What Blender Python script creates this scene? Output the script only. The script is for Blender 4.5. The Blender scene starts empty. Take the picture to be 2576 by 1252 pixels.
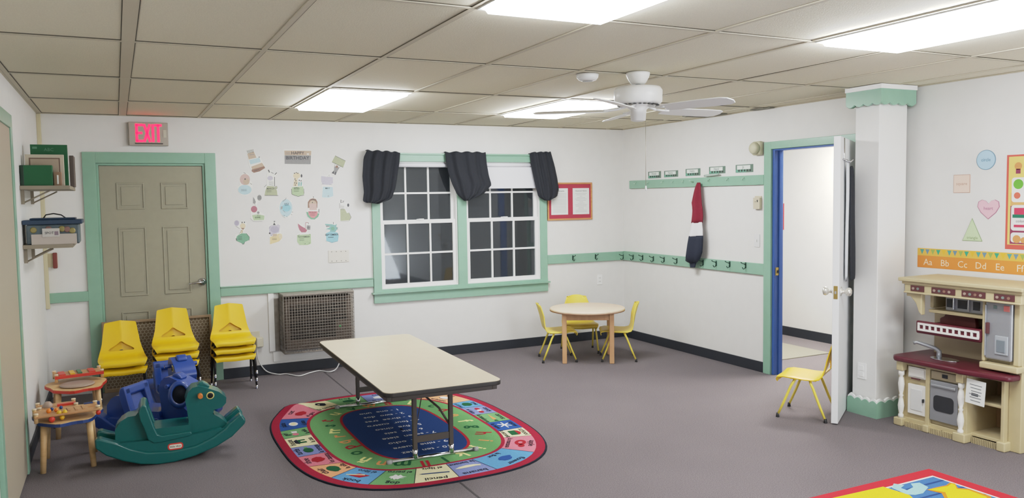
import bpy, bmesh, math, random
from mathutils import Vector, Matrix
random.seed(7)
COL = bpy.context.scene.collection
# ------------------------------------------------------------------ camera geometry (measured from the ceiling grid)
YAW, PITCH, ROLL, FPX = 0.4571, 0.0634, -0.0152, 2020.4
CAM = Vector((-.084, -7.661, 1.608))
H = 2.36; XR = 5.109; XL = -.635
def cam_axes():
    f = Vector((math.sin(YAW)*math.cos(PITCH), math.cos(YAW)*math.cos(PITCH), -math.sin(PITCH)))
    r = Vector((math.cos(YAW), -math.sin(YAW), 0)); u = r.cross(f)
    return f, math.cos(ROLL)*r+math.sin(ROLL)*u, -math.sin(ROLL)*r+math.cos(ROLL)*u
FW, RT, UP = cam_axes()
def hit(px, py, ax, v):            # where a surveyed sight line meets the plane (x, y or z) = v
    d = (px-1288)*RT-(py-626)*UP+FPX*FW
    return CAM+d*((v-CAM[ax])/d[ax])
cd = bpy.data.cameras.new('camera'); cam = bpy.data.objects.new('camera', cd); COL.objects.link(cam)
m = Matrix((RT, UP, -FW)).transposed().to_4x4(); m.translation = CAM
cam.matrix_world = m; cd.sensor_width = 36; cd.lens = FPX/2576*36; cd.clip_start = .05
bpy.context.scene.camera = cam
# ------------------------------------------------------------------ materials
def lin(c): return tuple(((x/255)/12.92 if x/255 <= .04045 else ((x/255+.055)/1.055)**2.4) for x in c)
MATS = {}
def mat(name, rgb, rough=.6, metal=0, noise=0, nscale=60, bump=0, emit=0, spec=.5, coat=0):
    if name in MATS: return MATS[name]
    m = bpy.data.materials.new(name); m.use_nodes = True; nt = m.node_tree; b = nt.nodes['Principled BSDF']
    c = lin(rgb)
    b.inputs['Base Color'].default_value = (*c, 1); b.inputs['Roughness'].default_value = rough
    b.inputs['Metallic'].default_value = metal; b.inputs['Specular IOR Level'].default_value = spec
    b.inputs['Coat Weight'].default_value = coat
    if noise or bump:
        tc = nt.nodes.new('ShaderNodeTexCoord'); n = nt.nodes.new('ShaderNodeTexNoise')
        n.inputs['Scale'].default_value = nscale; n.inputs['Detail'].default_value = 4
        nt.links.new(tc.outputs['Object'], n.inputs['Vector'])
        if noise:
            r = nt.nodes.new('ShaderNodeValToRGB')
            r.color_ramp.elements[0].position = .3; r.color_ramp.elements[1].position = .7
            r.color_ramp.elements[0].color = (*[x*(1-noise) for x in c], 1)
            r.color_ramp.elements[1].color = (*[min(1, x*(1+noise)) for x in c], 1)
            nt.links.new(n.outputs['Fac'], r.inputs['Fac']); nt.links.new(r.outputs['Color'], b.inputs['Base Color'])
        if bump:
            bp = nt.nodes.new('ShaderNodeBump'); bp.inputs['Strength'].default_value = bump; bp.inputs['Distance'].default_value = .003
            nt.links.new(n.outputs['Fac'], bp.inputs['Height']); nt.links.new(bp.outputs['Normal'], b.inputs['Normal'])
    if emit:
        b.inputs['Emission Color'].default_value = (*c, 1); b.inputs['Emission Strength'].default_value = emit
    MATS[name] = m; return m
def wood(name, a, bcol, scale=(2, 30, 30), rough=.5):
    m = mat(name, a, rough); nt = m.node_tree; b = nt.nodes['Principled BSDF']
    tc = nt.nodes.new('ShaderNodeTexCoord'); mp = nt.nodes.new('ShaderNodeMapping'); n = nt.nodes.new('ShaderNodeTexNoise'); r = nt.nodes.new('ShaderNodeValToRGB')
    mp.inputs['Scale'].default_value = scale; n.inputs['Scale'].default_value = 1.5; n.inputs['Detail'].default_value = 6
    r.color_ramp.elements[0].color = (*lin(a), 1); r.color_ramp.elements[1].color = (*lin(bcol), 1)
    r.color_ramp.elements[0].position = .35; r.color_ramp.elements[1].position = .65
    nt.links.new(tc.outputs['Object'], mp.inputs['Vector']); nt.links.new(mp.outputs[0], n.inputs['Vector'])
    nt.links.new(n.outputs['Fac'], r.inputs['Fac']); nt.links.new(r.outputs['Color'], b.inputs['Base Color']); return m
WALL = mat('wall_paint', (226, 225, 222), .55, noise=.015, nscale=9, bump=.15)
CEIL = mat('ceiling_tile', (218, 211, 190), .9, noise=.05, nscale=160, bump=.4)
MINT = mat('mint_gloss_paint', (141, 178, 157), .3, noise=.03, nscale=12)
def carpet():
    m = mat('carpet', (116, 111, 114), .95, noise=.28, nscale=170, bump=.9, spec=.1)
    nt = m.node_tree; b = nt.nodes['Principled BSDF']; ramp = [n for n in nt.nodes if n.type == 'VALTORGB'][0]
    n2 = nt.nodes.new('ShaderNodeTexNoise'); n2.inputs['Scale'].default_value = 1.3; n2.inputs['Detail'].default_value = 3
    r2 = nt.nodes.new('ShaderNodeValToRGB'); r2.color_ramp.elements[0].color = (.88, .86, .85, 1); r2.color_ramp.elements[1].color = (1.08, 1.05, 1.03, 1)
    mx = nt.nodes.new('ShaderNodeMix'); mx.data_type = 'RGBA'; mx.blend_type = 'MULTIPLY'; mx.inputs[0].default_value = 1
    tc = [n for n in nt.nodes if n.type == 'TEX_COORD'][0]
    nt.links.new(tc.outputs['Object'], n2.inputs['Vector']); nt.links.new(n2.outputs['Fac'], r2.inputs['Fac'])
    nt.links.new(ramp.outputs['Color'], mx.inputs[6]); nt.links.new(r2.outputs['Color'], mx.inputs[7])
    nt.links.new(mx.outputs[2], b.inputs['Base Color']); return m
CARPET = carpet()
def glass():
    m = bpy.data.materials.new('window_glass'); m.use_nodes = True; nt = m.node_tree; nt.nodes.clear()
    o = nt.nodes.new('ShaderNodeOutputMaterial'); g = nt.nodes.new('ShaderNodeBsdfGlossy'); g.inputs['Roughness'].default_value = .03
    g.inputs['Color'].default_value = (.9, .95, 1, 1)
    t = nt.nodes.new('ShaderNodeBsdfTransparent'); t.inputs['Color'].default_value = (.75, .8, .82, 1)
    d = nt.nodes.new('ShaderNodeBsdfDiffuse'); d.inputs['Color'].default_value = (.12, .13, .14, 1)
    f = nt.nodes.new('ShaderNodeFresnel'); f.inputs['IOR'].default_value = 1.6
    m1 = nt.nodes.new('ShaderNodeMixShader'); m1.inputs[0].default_value = .22
    m2 = nt.nodes.new('ShaderNodeMixShader')
    nt.links.new(t.outputs[0], m1.inputs[1]); nt.links.new(d.outputs[0], m1.inputs[2])
    nt.links.new(f.outputs[0], m2.inputs[0]); nt.links.new(m1.outputs[0], m2.inputs[1]); nt.links.new(g.outputs[0], m2.inputs[2])
    nt.links.new(m2.outputs[0], o.inputs['Surface']); return m
GLASS = glass()
WHITE = mat('white_paint', (238, 238, 236), .35)
BLACK = mat('black_rubber', (38, 42, 50), .55)
YEL = mat('yellow_plastic', (232, 190, 22), .38, spec=.5)
CHROME = mat('chrome', (205, 205, 210), .15, 1)
# ------------------------------------------------------------------ mesh helpers
_txt = {}
def text_mesh(body, size=1.0, bold=0.0):
    k = (body, bold)
    if k not in _txt:
        c = bpy.data.curves.new('t', 'FONT'); c.body = body; c.align_x = 'CENTER'; c.align_y = 'CENTER'; c.resolution_u = 2; c.offset = bold
        o = bpy.data.objects.new('t', c); COL.objects.link(o)
        dg = bpy.context.evaluated_depsgraph_get(); me = bpy.data.meshes.new_from_object(o.evaluated_get(dg))
        _txt[k] = ([v.co.copy() for v in me.vertices], [tuple(p.vertices) for p in me.polygons])
        bpy.data.objects.remove(o); bpy.data.curves.remove(c); bpy.data.meshes.remove(me)
    vs, fs = _txt[k]; return [v*size for v in vs], fs
class MB:
    def __init__(s): s.v = []; s.f = []; s.m = []; s.mats = []; s.sm = []
    def mi(s, m):
        if m not in s.mats: s.mats.append(m)
        return s.mats.index(m)
    def add(s, vs, fs, m, smooth=False):
        o = len(s.v); i = s.mi(m); s.v += [tuple(v) for v in vs]
        for f in fs: s.f.append(tuple(a+o for a in f)); s.m.append(i); s.sm.append(smooth)
        return s
    def box(s, x0, x1, y0, y1, z0, z1, m, M=None):
        x0, x1 = min(x0, x1), max(x0, x1); y0, y1 = min(y0, y1), max(y0, y1); z0, z1 = min(z0, z1), max(z0, z1)
        s.n = getattr(s, 'n', 0)+1; e = 4e-5*(s.n % 8); x0 -= e; x1 += e; y0 -= e; y1 += e; z0 -= e; z1 += e      # keeps butting faces from coinciding
        vs = [Vector(p) for p in ((x0,y0,z0),(x1,y0,z0),(x1,y1,z0),(x0,y1,z0),(x0,y0,z1),(x1,y0,z1),(x1,y1,z1),(x0,y1,z1))]
        if M: vs = [M@v for v in vs]
        return s.add(vs, [(0,3,2,1),(4,5,6,7),(0,1,5,4),(1,2,6,5),(2,3,7,6),(3,0,4,7)], m)
    def tube(s, pts, r, m, n=10, caps=True):
        pts = [Vector(p) for p in pts]; rs = r if isinstance(r, (list, tuple)) else [r]*len(pts); rings = []; prev = None
        for i, p in enumerate(pts):
            t = (pts[min(i+1, len(pts)-1)]-pts[max(i-1, 0)]).normalized()
            a = prev if prev is not None else (Vector((0, 0, 1)) if abs(t.z) < .9 else Vector((1, 0, 0)))
            a = (a-t*a.dot(t)).normalized(); prev = a; b = t.cross(a)
            rings.append([p+(a*math.cos(2*math.pi*k/n)+b*math.sin(2*math.pi*k/n))*rs[i] for k in range(n)])
        vs = [v for q in rings for v in q]; fs = []
        for i in range(len(pts)-1):
            for k in range(n): fs.append((i*n+k, i*n+(k+1) % n, (i+1)*n+(k+1) % n, (i+1)*n+k))
        if caps: fs += [tuple(range(n))[::-1], tuple((len(pts)-1)*n+k for k in range(n))]
        return s.add(vs, fs, m, True)
    def lathe(s, prof, m, n=24, M=None):       # profile of (radius, z)
        vs = []; fs = []
        for r, z in prof:
            for k in range(n): vs.append(Vector((r*math.cos(2*math.pi*k/n), r*math.sin(2*math.pi*k/n), z)))
        if M: vs = [M@v for v in vs]
        for i in range(len(prof)-1):
            for k in range(n): fs.append((i*n+k, i*n+(k+1) % n, (i+1)*n+(k+1) % n, (i+1)*n+k))
        fs += [tuple(range(n))[::-1], tuple((len(prof)-1)*n+k for k in range(n))]
        return s.add(vs, fs, m, True)
    def prism(s, poly, a, b, m, fn, mside=None):     # fn(u, v, w) -> world, w from a to b
        n = len(poly); vs = [fn(u, v, a) for u, v in poly]+[fn(u, v, b) for u, v in poly]
        s.add(vs, [tuple(range(n))[::-1], tuple(range(n, 2*n))], m)
        s.add(vs, [(k, (k+1) % n, n+(k+1) % n, n+k) for k in range(n)], mside or m); return s
    def grid(s, P, m, smooth=True):
        R, C = len(P), len(P[0]); vs = [p for row in P for p in row]
        return s.add(vs, [(i*C+j, i*C+j+1, (i+1)*C+j+1, (i+1)*C+j) for i in range(R-1) for j in range(C-1)], m, smooth)
    def text(s, body, size, m, fn, w=0, bold=0.01, sx=1):       # fn(u, v, w)
        vs, fs = text_mesh(body, size, bold)
        return s.add([fn(v.x*sx, v.y, w) for v in vs], fs, m)
    def build(s, name, parent=None, bevel=0, seg=2, loc=None, keepmat=True, auto=True, weld=False, pmat=None):
        me = bpy.data.meshes.new(name); vv = s.v
        if loc is not None: vv = [(v[0]-loc[0], v[1]-loc[1], v[2]-loc[2]) for v in s.v]
        me.from_pydata(vv, [], s.f)
        for mm in s.mats: me.materials.append(mm)
        for p, i, q in zip(me.polygons, s.m, s.sm): p.material_index = i; p.use_smooth = q
        if auto:
            bm = bmesh.new(); bm.from_mesh(me)
            if weld or bevel: bmesh.ops.remove_doubles(bm, verts=bm.verts, dist=1e-5)
            bmesh.ops.recalc_face_normals(bm, faces=bm.faces); bm.to_mesh(me); bm.free()
        o = bpy.data.objects.new(name, me); COL.objects.link(o)
        if loc is not None: o.location = loc
        if parent is not None: o.parent = parent
        if bevel:
            b = o.modifiers.new('bevel', 'BEVEL'); b.width = bevel; b.segments = seg; b.limit_method = 'ANGLE'; b.angle_limit = .6
            for p in me.polygons: p.use_smooth = True
            w = o.modifiers.new('wn', 'WEIGHTED_NORMAL'); w.keep_sharp = False
        return o
def tag(o, label=None, cat=None, group=None, kind=None):
    if label: o['label'] = label
    if cat: o['category'] = cat
    if group: o['group'] = group
    if kind: o['kind'] = kind
    return o
def thing(name, label, cat, loc=(0, 0, 0), rz=0, group=None):
    o = bpy.data.objects.new(name, None); COL.objects.link(o); o.empty_display_size = .1
    o.location = loc; o.rotation_euler = (0, 0, rz); return tag(o, label, cat, group)
def struct(mb, name, **k): return tag(mb.build(name, **k), kind='structure')
def copy_tree(root, loc, rz, label, group=None):
    def rec(o, par):
        c = o.copy(); COL.objects.link(c); c.parent = par
        for ch in list(o.children): rec(ch, c)
        return c
    r = rec(root, None); r.location = loc; r.rotation_euler = (0, 0, rz); r['label'] = label
    if group: r['group'] = group
    return r
def bake(o):
    dg = bpy.context.evaluated_depsgraph_get(); me = bpy.data.meshes.new_from_object(o.evaluated_get(dg))
    o.modifiers.clear(); o.data = me
bw = lambda off=0: (lambda u, v, w: Vector((u, -off-w, v)))          # on the back wall, w = out of the wall
rw = lambda off=0: (lambda u, v, w: Vector((XR-off-w, -u, v)))       # on the right wall, u runs right (towards the camera)
def B(px, py, y=0):                                                   # back-wall coordinates of a surveyed point
    p = hit(px, py, 1, y); return (p.x, p.z)
def Rw(px, py, x=XR):
    p = hit(px, py, 0, x); return (-p.y, p.z)
def circle(cx, cy, rx, ry=None, n=20, a0=0): 
    ry = ry or rx; return [(cx+rx*math.cos(a0+2*math.pi*k/n), cy+ry*math.sin(a0+2*math.pi*k/n)) for k in range(n)]
def rrect(x0, x1, y0, y1, r, n=5):
    o = []
    for cx, cy, a in ((x1-r, y1-r, 0), (x0+r, y1-r, 90), (x0+r, y0+r, 180), (x1-r, y0+r, 270)):
        o += [(cx+r*math.cos(math.radians(a+90*k/n)), cy+r*math.sin(math.radians(a+90*k/n))) for k in range(n+1)]
    return o
YB = -10.6                                                            # wall behind the camera
# ================================================================== SETTING
mb = MB(); mb.box(XL-.15, XR+.09, YB, .15, -.08, 0, CARPET); floor_o = struct(mb, 'floor')
mb = MB(); mb.add([(1.607, -.02, .0012), (1.619, -.02, .0012), (1.601, YB+.1, .0012), (1.589, YB+.1, .0012)], [(0, 3, 2, 1)], mat('carpet_seam', (72, 68, 70), 1)); mb.build('carpet_seam', floor_o)
mb = MB(); mb.box(XR+.09, 6.9, -6, 1.5, -.08, 0, CARPET); struct(mb, 'floor_hall')
# walls
def hole_wall(mb, a0, a1, holes, fn, th, m):      # wall in (u, v) with rectangular holes
    xs = sorted({a0, a1, *[h[0] for h in holes], *[h[1] for h in holes]}); zs = sorted({0, H+.04, *[h[2] for h in holes], *[h[3] for h in holes]})
    for i in range(len(xs)-1):
        for j in range(len(zs)-1):
            cx, cz = (xs[i]+xs[i+1])/2, (zs[j]+zs[j+1])/2
            if any(h[0] < cx < h[1] and h[2] < cz < h[3] for h in holes): continue
            P = [fn(u, v, w) for w in (0, -th) for u, v in ((xs[i], zs[j]), (xs[i+1], zs[j]), (xs[i+1], zs[j+1]), (xs[i], zs[j+1]))]
            mb.add(P, [(0, 1, 2, 3), (7, 6, 5, 4), (0, 4, 5, 1), (1, 5, 6, 2), (2, 6, 7, 3), (3, 7, 4, 0)], m)
DX0, DX1, DZ = -.222, .642, 1.955
WX0, WX1, WZ0, WZ1 = 2.24, 4.02, .725, 1.985
mb = MB(); hole_wall(mb, XL-.12, XR+.12, [(DX0, DX1, 0, DZ), (WX0, WX1, WZ0, WZ1)], bw(), .14, WALL); struct(mb, 'wall_back')
D2A, D2B, D2Z = 2.33, 3.225, 2.01
mb = MB(); hole_wall(mb, 0, -YB, [(D2A, D2B, 0, D2Z)], rw(), .09, WALL); struct(mb, 'wall_right')
mb = MB(); mb.box(XL-.14, XL, YB, 0, 0, H+.04, WALL); struct(mb, 'wall_left')
mb = MB(); mb.box(XL-.14, XR+.09, YB-.14, YB, 0, H+.04, WALL); struct(mb, 'wall_front')
mb = MB(); mb.box(6.73, 6.85, -6, 1.5, 0, H+.04, WALL); mb.box(XR+.09, 6.85, 1.4, 1.5, 0, H+.04, WALL); mb.box(XR+.09, 6.85, -6, -5.9, 0, H+.04, WALL); struct(mb, 'wall_hall')
mb = MB(); mb.box(6.712, 6.73, -5.9, 1.4, 0, .1, BLACK); struct(mb, 'baseboard_hall')
# ceiling with T-bar grid
SX, SY, Y1 = .6096, 1.2126, 1.0587
mb = MB(); mb.box(XL-.1, XR+.1, YB-.1, .1, H+.004, H+.06, CEIL); ceil_o = struct(mb, 'ceiling')
mb = MB(); mb.box(XR+.09, 6.85, -6, 1.5, H+.004, H+.06, CEIL); struct(mb, 'ceiling_hall')
TB = mat('ceiling_grid', (196, 188, 168), .6); TD = mat('ceiling_gap', (88, 82, 70), .9)
mb = MB()
for i in range(-1, 10):
    x = i*SX
    if XL < x < XR:
        w = .028 if i == 0 else .012
        mb.box(x-w-(.004 if i == 0 else 0), x+w+.0045, YB, 0, H+.0005, H+.005, TD); mb.box(x-w, x+w, YB, 0, H-.002, H+.003, TB)
for j in range(0, 9):
    y = -(Y1+j*SY); mb.box(XL, XR, y-.0165, y+.012, H+.0005, H+.0045, TD); mb.box(XL, XR, y-.012, y+.012, H-.0025, H+.003, TB)
mb.box(XL, XR, -.02, 0, H-.004, H+.004, TB); mb.box(XR-.02, XR, YB, 0, H-.004, H+.004, TB); mb.box(XL, XL+.012, YB, 0, H-.004, H+.004, TB)
mb.box(XL, XR, -.024, -.02, H, H+.004, TD); mb.box(XL+.012, XL+.017, YB, 0, H, H+.004, TD)
mb.build('ceiling_grid', ceil_o)
# ceiling lights
DIFF = mat('light_diffuser', (250, 252, 255), .5, emit=21.0); DIFE = mat('diffuser_glow_edge', (248, 251, 255), .5, emit=170)  # edges glow far brighter than the lens, added to brighten the ceiling around
LF = mat('light_frame', (235, 235, 230), .5)
DIFFL = mat('light_diffuser_dim', (250, 252, 255), .5, emit=11.5); DIFEL = mat('diffuser_glow_edge_dim', (248, 251, 255), .5, emit=80)
def clight(x0, y1, label, nm='ceiling_light'):
    t = thing(nm, label, 'light', (x0+SX/2, y1-SY/2, H), 0)
    mb = MB(); a, b = SX/2-.012, SY/2-.012
    for s in (-1, 1):
        mb.box(s*a, s*(a-.022), -b, b, -.008, .002, LF); mb.box(-a, a, s*b, s*(b-.022), -.008, .002, LF)
    mb.build('frame', t)
    mb = MB(); p_, q_ = a-.02, b-.02; d_ = .028; e_ = .012
    top = [(-p_, -q_, -.004), (p_, -q_, -.004), (p_, q_, -.004), (-p_, q_, -.004)]; low = [(-p_+e_, -q_+e_, -d_), (p_-e_, -q_+e_, -d_), (p_-e_, q_-e_, -d_), (-p_+e_, q_-e_, -d_)]  # lens dropped with sloping sides, shaped so they throw light on the ceiling
    lf_ = x0 < 2; mb.add(low, [(3, 2, 1, 0)], DIFFL if lf_ else DIFF); mb.add(top+low, [(k, (k+1) % 4, 4+(k+1) % 4, 4+k) for k in range(4)], DIFEL if lf_ else DIFE); mb.build('diffuser', t, auto=False)
clight(2*SX, -Y1, 'glowing ceiling light panel above the wall left of the window')
clight(5*SX, -Y1, 'glowing ceiling light panel partly behind the ceiling fan blades')
clight(2*SX, -Y1-3*SY, 'large glowing ceiling light panel at the top centre of the photo')
clight(5*SX, -Y1-3*SY, 'long glowing ceiling light panel above the kitchen corner, at the right')
clight(5*SX, -Y1-6*SY, 'added ceiling light panel behind the camera, on the right')  # unseen panel, added to light the room from behind the camera
mb = MB(); mb.box(-.3, .3, -.6, .6, -.006, .004, mat('hall_diffuser', (255, 253, 248), .5, emit=55)); t = thing('hall_light', 'glowing ceiling panel in the hallway beyond the doorway', 'light', (6.0, -2.3, H)); mb.build('diffuser', t)
# baseboards
def bb(name, x0, x1, y0, y1): mb = MB(); mb.box(x0, x1, y0, y1, 0, .095, BLACK); struct(mb, name, bevel=.004)
bb('baseboard_back', .735, XR, -.012, 0)
bb('baseboard_right', XR-.012, XR, -2.24, -.012); bb('baseboard_right_near', XR-.012, XR, YB, -3.32); bb('baseboard_left', XL, XL+.012, -2.0, 0)
# rails (trim)
def trim(n, mb, **k): return struct(mb, 'trim_%d' % n, bevel=0 if n == 12 else .003, **k)
mb = MB(); mb.box(-.62, -.321, -.022, 0, .792, .876, MINT); trim(1, mb)
mb = MB(); mb.box(.735, 2.155, -.022, 0, .76, .843, MINT); mb.box(.735, 2.155, -.03, 0, .838, .848, MINT); trim(2, mb)
mb = MB(); mb.box(4.106, XR, -.022, 0, .884, .982, MINT); mb.box(XR-.022, XR, -2.235, -.022, .884, .986, MINT); trim(3, mb)
mb = MB(); mb.box(XR-.022, XR, -2.23, -.147, 1.692, 1.78, MINT); trim(4, mb)
# door 1 on the back wall
mb = MB()
mb.box(-.321, DX0, -.022, 0, 0, 2.047, MINT); mb.box(DX1, .734, -.022, 0, 0, 2.047, MINT); mb.box(DX0, DX1, -.022, 0, DZ, 2.047, MINT)
mb.box(DX0-.001, DX0+.02, -.001, .12, 0, DZ, MINT); mb.box(DX1-.02, DX1+.001, -.001, .12, 0, DZ, MINT); mb.box(DX0, DX1, -.001, .12, DZ-.02, DZ+.001, MINT)
trim(5, mb)
DOORM = mat('door_grey_beige', (156, 153, 134), .45, noise=.02, nscale=20)
def panel_door(mb, x0, x1, z0, z1, y, m):
    mb.box(x0, x1, y, y+.04, z0, z1, m); w = x1-x0; h = z1-z0
    for a, b in ((.155, .42), (.58, .845)):
        for c, d in ((.085, .345), (.415, .725), (.805, .925)):
            X0, X1, Z0, Z1 = x0+w*a, x0+w*b, z0+h*c, z0+h*d; e = .012
            for p in ((X0, X1, Z0, Z0+e), (X0, X1, Z1-e, Z1), (X0, X0+e, Z0, Z1), (X1-e, X1, Z0, Z1)): mb.box(p[0], p[1], y-.006, y+.001, p[2], p[3], m)
            mb.box(X0+.035, X1-.035, y-.005, y+.001, Z0+.035, Z1-.035, m)
mb = MB(); panel_door(mb, DX0+.021, DX1-.021, .012, DZ-.022, .012, DOORM); d1 = struct(mb, 'door_1', bevel=.003)
mb = MB(); hx, hz = .585, .9
Mh = Matrix.Translation((hx, .012, hz)) @ Matrix.Rotation(math.pi/2, 4, 'X')
mb.lathe([(.034, 0), (.034, .008), (.026, .014), (.012, .02), (.012, .045)], CHROME, M=Mh)
mb.tube([(hx, -.035, hz), (hx-.02, -.04, hz), (hx-.075, -.04, hz-.004), (hx-.115, -.036, hz-.008)], [.011, .011, .009, .008], CHROME); mb.build('lever_handle', d1)
mb = MB(); mb.box(DX0+.02, DX1-.02, .052, .1, 0, .012, mat('threshold', (90, 80, 60), .5)); mb.build('threshold', d1)
# door 2 casing + blue jamb
mb = MB()
y0, y1 = -2.232, -2.318
mb.box(XR-.022, XR, y1, y0, 0, 2.065, MINT); mb.box(XR-.022, XR, -3.31, -3.235, 0, 2.065, MINT); mb.box(XR-.022, XR, -3.235, y1, 2.0, 2.065, MINT); trim(6, mb)
BLUE = mat('blue_gloss_paint', (60, 94, 160), .3)
mb = MB()
mb.box(XR-.003, XR+.10, -2.318, -2.345, 0, 2.0, BLUE); mb.box(XR+.045, XR+.08, -2.33, -2.357, 0, 2.0, BLUE)
mb.box(XR-.003, XR+.10, -3.212, -3.235, 0, 2.0, BLUE); mb.box(XR-.003, XR+.10, -3.235, -2.32, 1.985, 2.012, BLUE); mb.box(XR+.09, XR+.10, -2.23, -2.33, 0, 2.06, BLUE)
f2 = trim(7, mb)
mb = MB(); mb.box(XR+.01, XR+.05, -2.351, -2.344, .89, .96, mat('brass', (190, 165, 100), .3, .9)); mb.box(XR+.022, XR+.038, -2.353, -2.35, .91, .935, BLACK); mb.build('strike_plate', f2)
# door 2 leaf, opened into the room
a = Vector((4.338, -3.709, 0)); hinge = Vector((5.085, -3.205, 0)); L = (hinge-a).length; dr = (hinge-a)/L; nr = Vector((dr.y, -dr.x, 0))   # nr points to the kitchen side
LM = Matrix((dr, nr, Vector((0, 0, 1)))).transposed().to_4x4(); LM.translation = a
DW = mat('door_white', (228, 229, 230), .4)
mb = MB(); mb.box(0, L, -.022, .022, .008, 1.995, DW, LM); d2 = struct(mb, 'door_2', bevel=.003)
mb = MB()
for s in (-1, 1):
    M2 = LM @ Matrix.Translation((.07, s*.022, .925)) @ Matrix.Rotation(-s*math.pi/2, 4, 'X')
    mb.lathe([(.032, 0), (.032, .006), (.014, .012), (.012, .03), (.026, .04), (.031, .055), (.026, .068), (.01, .074)], mat('satin_knob', (225, 222, 212), .25, .6), M=M2)
mb.build('door_knob', d2)
mb = MB(); mb.box(-.003, .001, -.013, .013, .88, .97, MATS['brass'], LM); mb.box(-.008, 0, -.006, .006, .915, .935, CHROME, LM); mb.build('latch_plate', d2)
mb = MB(); mb.tube([LM@Vector(p) for p in ((.16, .024, 1.99), (.16, .026, 1.84), (.17, .06, 1.82), (.18, .08, 1.84))], .006, CHROME); mb.tube([LM@Vector(p) for p in ((.10, .03, 1.84), (.30, .03, 1.835))], .007, CHROME)
hk = tag(mb.build('over_door_hook'), 'chrome hook bar on the edge side of the open white door', 'hook')
# dark coat hanging on the hidden side of the leaf
def hang(name, rows, m, M=None, label=None, cat=None, waves=6, amp=.012, thick=.012):
    """rows: (z, x0, x1, y) slices; waving cloth"""
    P = []
    N = 28
    for k, (z, x0, x1, y) in enumerate(rows):
        row = []
        for j in range(N+1):
            t = j/N; bulge = math.sin(math.pi*t)
            p = Vector((x0+(x1-x0)*t, y-bulge*amp*1.5-amp*math.sin(t*waves*math.pi+k*.12+.4)*(.3+.7*k/len(rows)), z))
            row.append(M@p if M else p)
        P.append(row)
    mb = MB(); mb.grid(P, m); o = mb.build(name, weld=True)
    s = o.modifiers.new('solid', 'SOLIDIFY'); s.thickness = thick; s.offset = 0
    ss = o.modifiers.new('sub', 'SUBSURF'); ss.levels = 1; ss.render_levels = 1
    if label: tag(o, label, cat)
    return o
DARK = mat('charcoal_cloth', (37, 40, 47), .9, noise=.15, nscale=300, bump=.4)
CP = Matrix(((1, 0, 0, 0), (0, -1, 0, 0), (0, 0, 1, 0), (0, 0, 0, 1)))
rows = [(1.80, .26, .34, .05), (1.74, .24, .38, .055), (1.6, .23, .42, .055), (1.4, .22, .44, .055), (1.2, .22, .45, .06), (1.05, .23, .45, .06), (.98, .24, .44, .06)]
hang('coat', [(z, x0, x1, -y) for z, x0, x1, y in rows], DARK, LM@CP, 'charcoal coat hanging on the open door beside the white pillar', 'coat', amp=.007)
rows = [(1.83, .17, .23, .04), (1.72, .17, .25, .04), (1.6, .18, .26, .04), (1.3, .19, .25, .035), (.97, .19, .25, .035)]
hang('coat', [(z, x0, x1, -y) for z, x0, x1, y in rows], mat('pale_cloth', (205, 208, 212), .85), LM@CP, 'pale garment hanging on the open door in front of the charcoal coat', 'coat', amp=.004)
# pillar
mb = MB(); mb.box(4.735, 5.02, -3.72, -3.515, .0, H, WALL); struct(mb, 'pillar', bevel=.006)
def scallop(mb, x0, x1, y0, y1, zflat, zs, up, n, m):
    def edge(p, q, out):
        L = (q-p).length; N = 40
        pts = []
        for k in range(N+1):
            t = k/N; s = abs(math.sin(math.pi*(t*n)))*.018
            pts.append((p+(q-p)*t, zs+(s if up else -s)))
        th = out*.016
        for k in range(N):
            a, za = pts[k]; b, zb = pts[k+1]
            vs = [(a.x, a.y, zflat), (b.x, b.y, zflat), (b.x, b.y, zb), (a.x, a.y, za)]
            vs2 = [(x-th.x, y-th.y, z) for x, y, z in vs]
            mb.add(vs+vs2, [(0, 1, 2, 3), (7, 6, 5, 4), (3, 2, 6, 7), (0, 4, 5, 1)], m)
    c = [Vector((x0, y0, 0)), Vector((x1, y0, 0)), Vector((x1, y1, 0)), Vector((x0, y1, 0))]
    edge(c[0], c[1], Vector((0, -1, 0))); edge(c[1], c[2], Vector((1, 0, 0))); edge(c[2], c[3], Vector((0, 1, 0))); edge(c[3], c[0], Vector((-1, 0, 0)))
mb = MB(); scallop(mb, 4.702, 5.055, -3.755, -3.497, 0, .105, True, 4, MINT); mb.box(4.718, 5.04, -3.739, -3.512, 0, .1, MINT); trimb = struct(mb, 'trim_8')
mb = MB(); scallop(mb, 4.706, 5.051, -3.751, -3.501, .05, .120, True, 4, WHITE); struct(mb, 'trim_13')
mb = MB(); scallop(mb, 4.70, 5.06, -3.76, -3.46, H-.03, H-.125, False, 4, MINT); mb.box(4.715, 5.045, -3.745, -3.475, H-.11, H-.03, MINT); mb.box(4.695, 5.065, -3.765, -3.455, H-.032, H, WHITE); struct(mb, 'trim_9')
# left wall doorway
BEI = mat('beige_door_paint', (172, 162, 144), .5)
mb = MB(); mb.box(XL, XL+.022, -2.14, -2.06, 0, 2.14, MINT); mb.box(XL, XL+.022, -3.2, -2.14, 2.06, 2.14, MINT); mb.box(XL, XL+.022, -3.2, -3.12, 0, 2.06, MINT); trim(10, mb)
mb = MB(); mb.box(XL, XL+.014, -3.12, -2.14, .01, 2.06, BEI); struct(mb, 'door_3', bevel=.003)
mb = MB(); mb.box(XL, XL+.03, -.045, -.0, .75, H-.006, mat('cream_raceway', (205, 196, 165), .5)); trim(11, mb)
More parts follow.
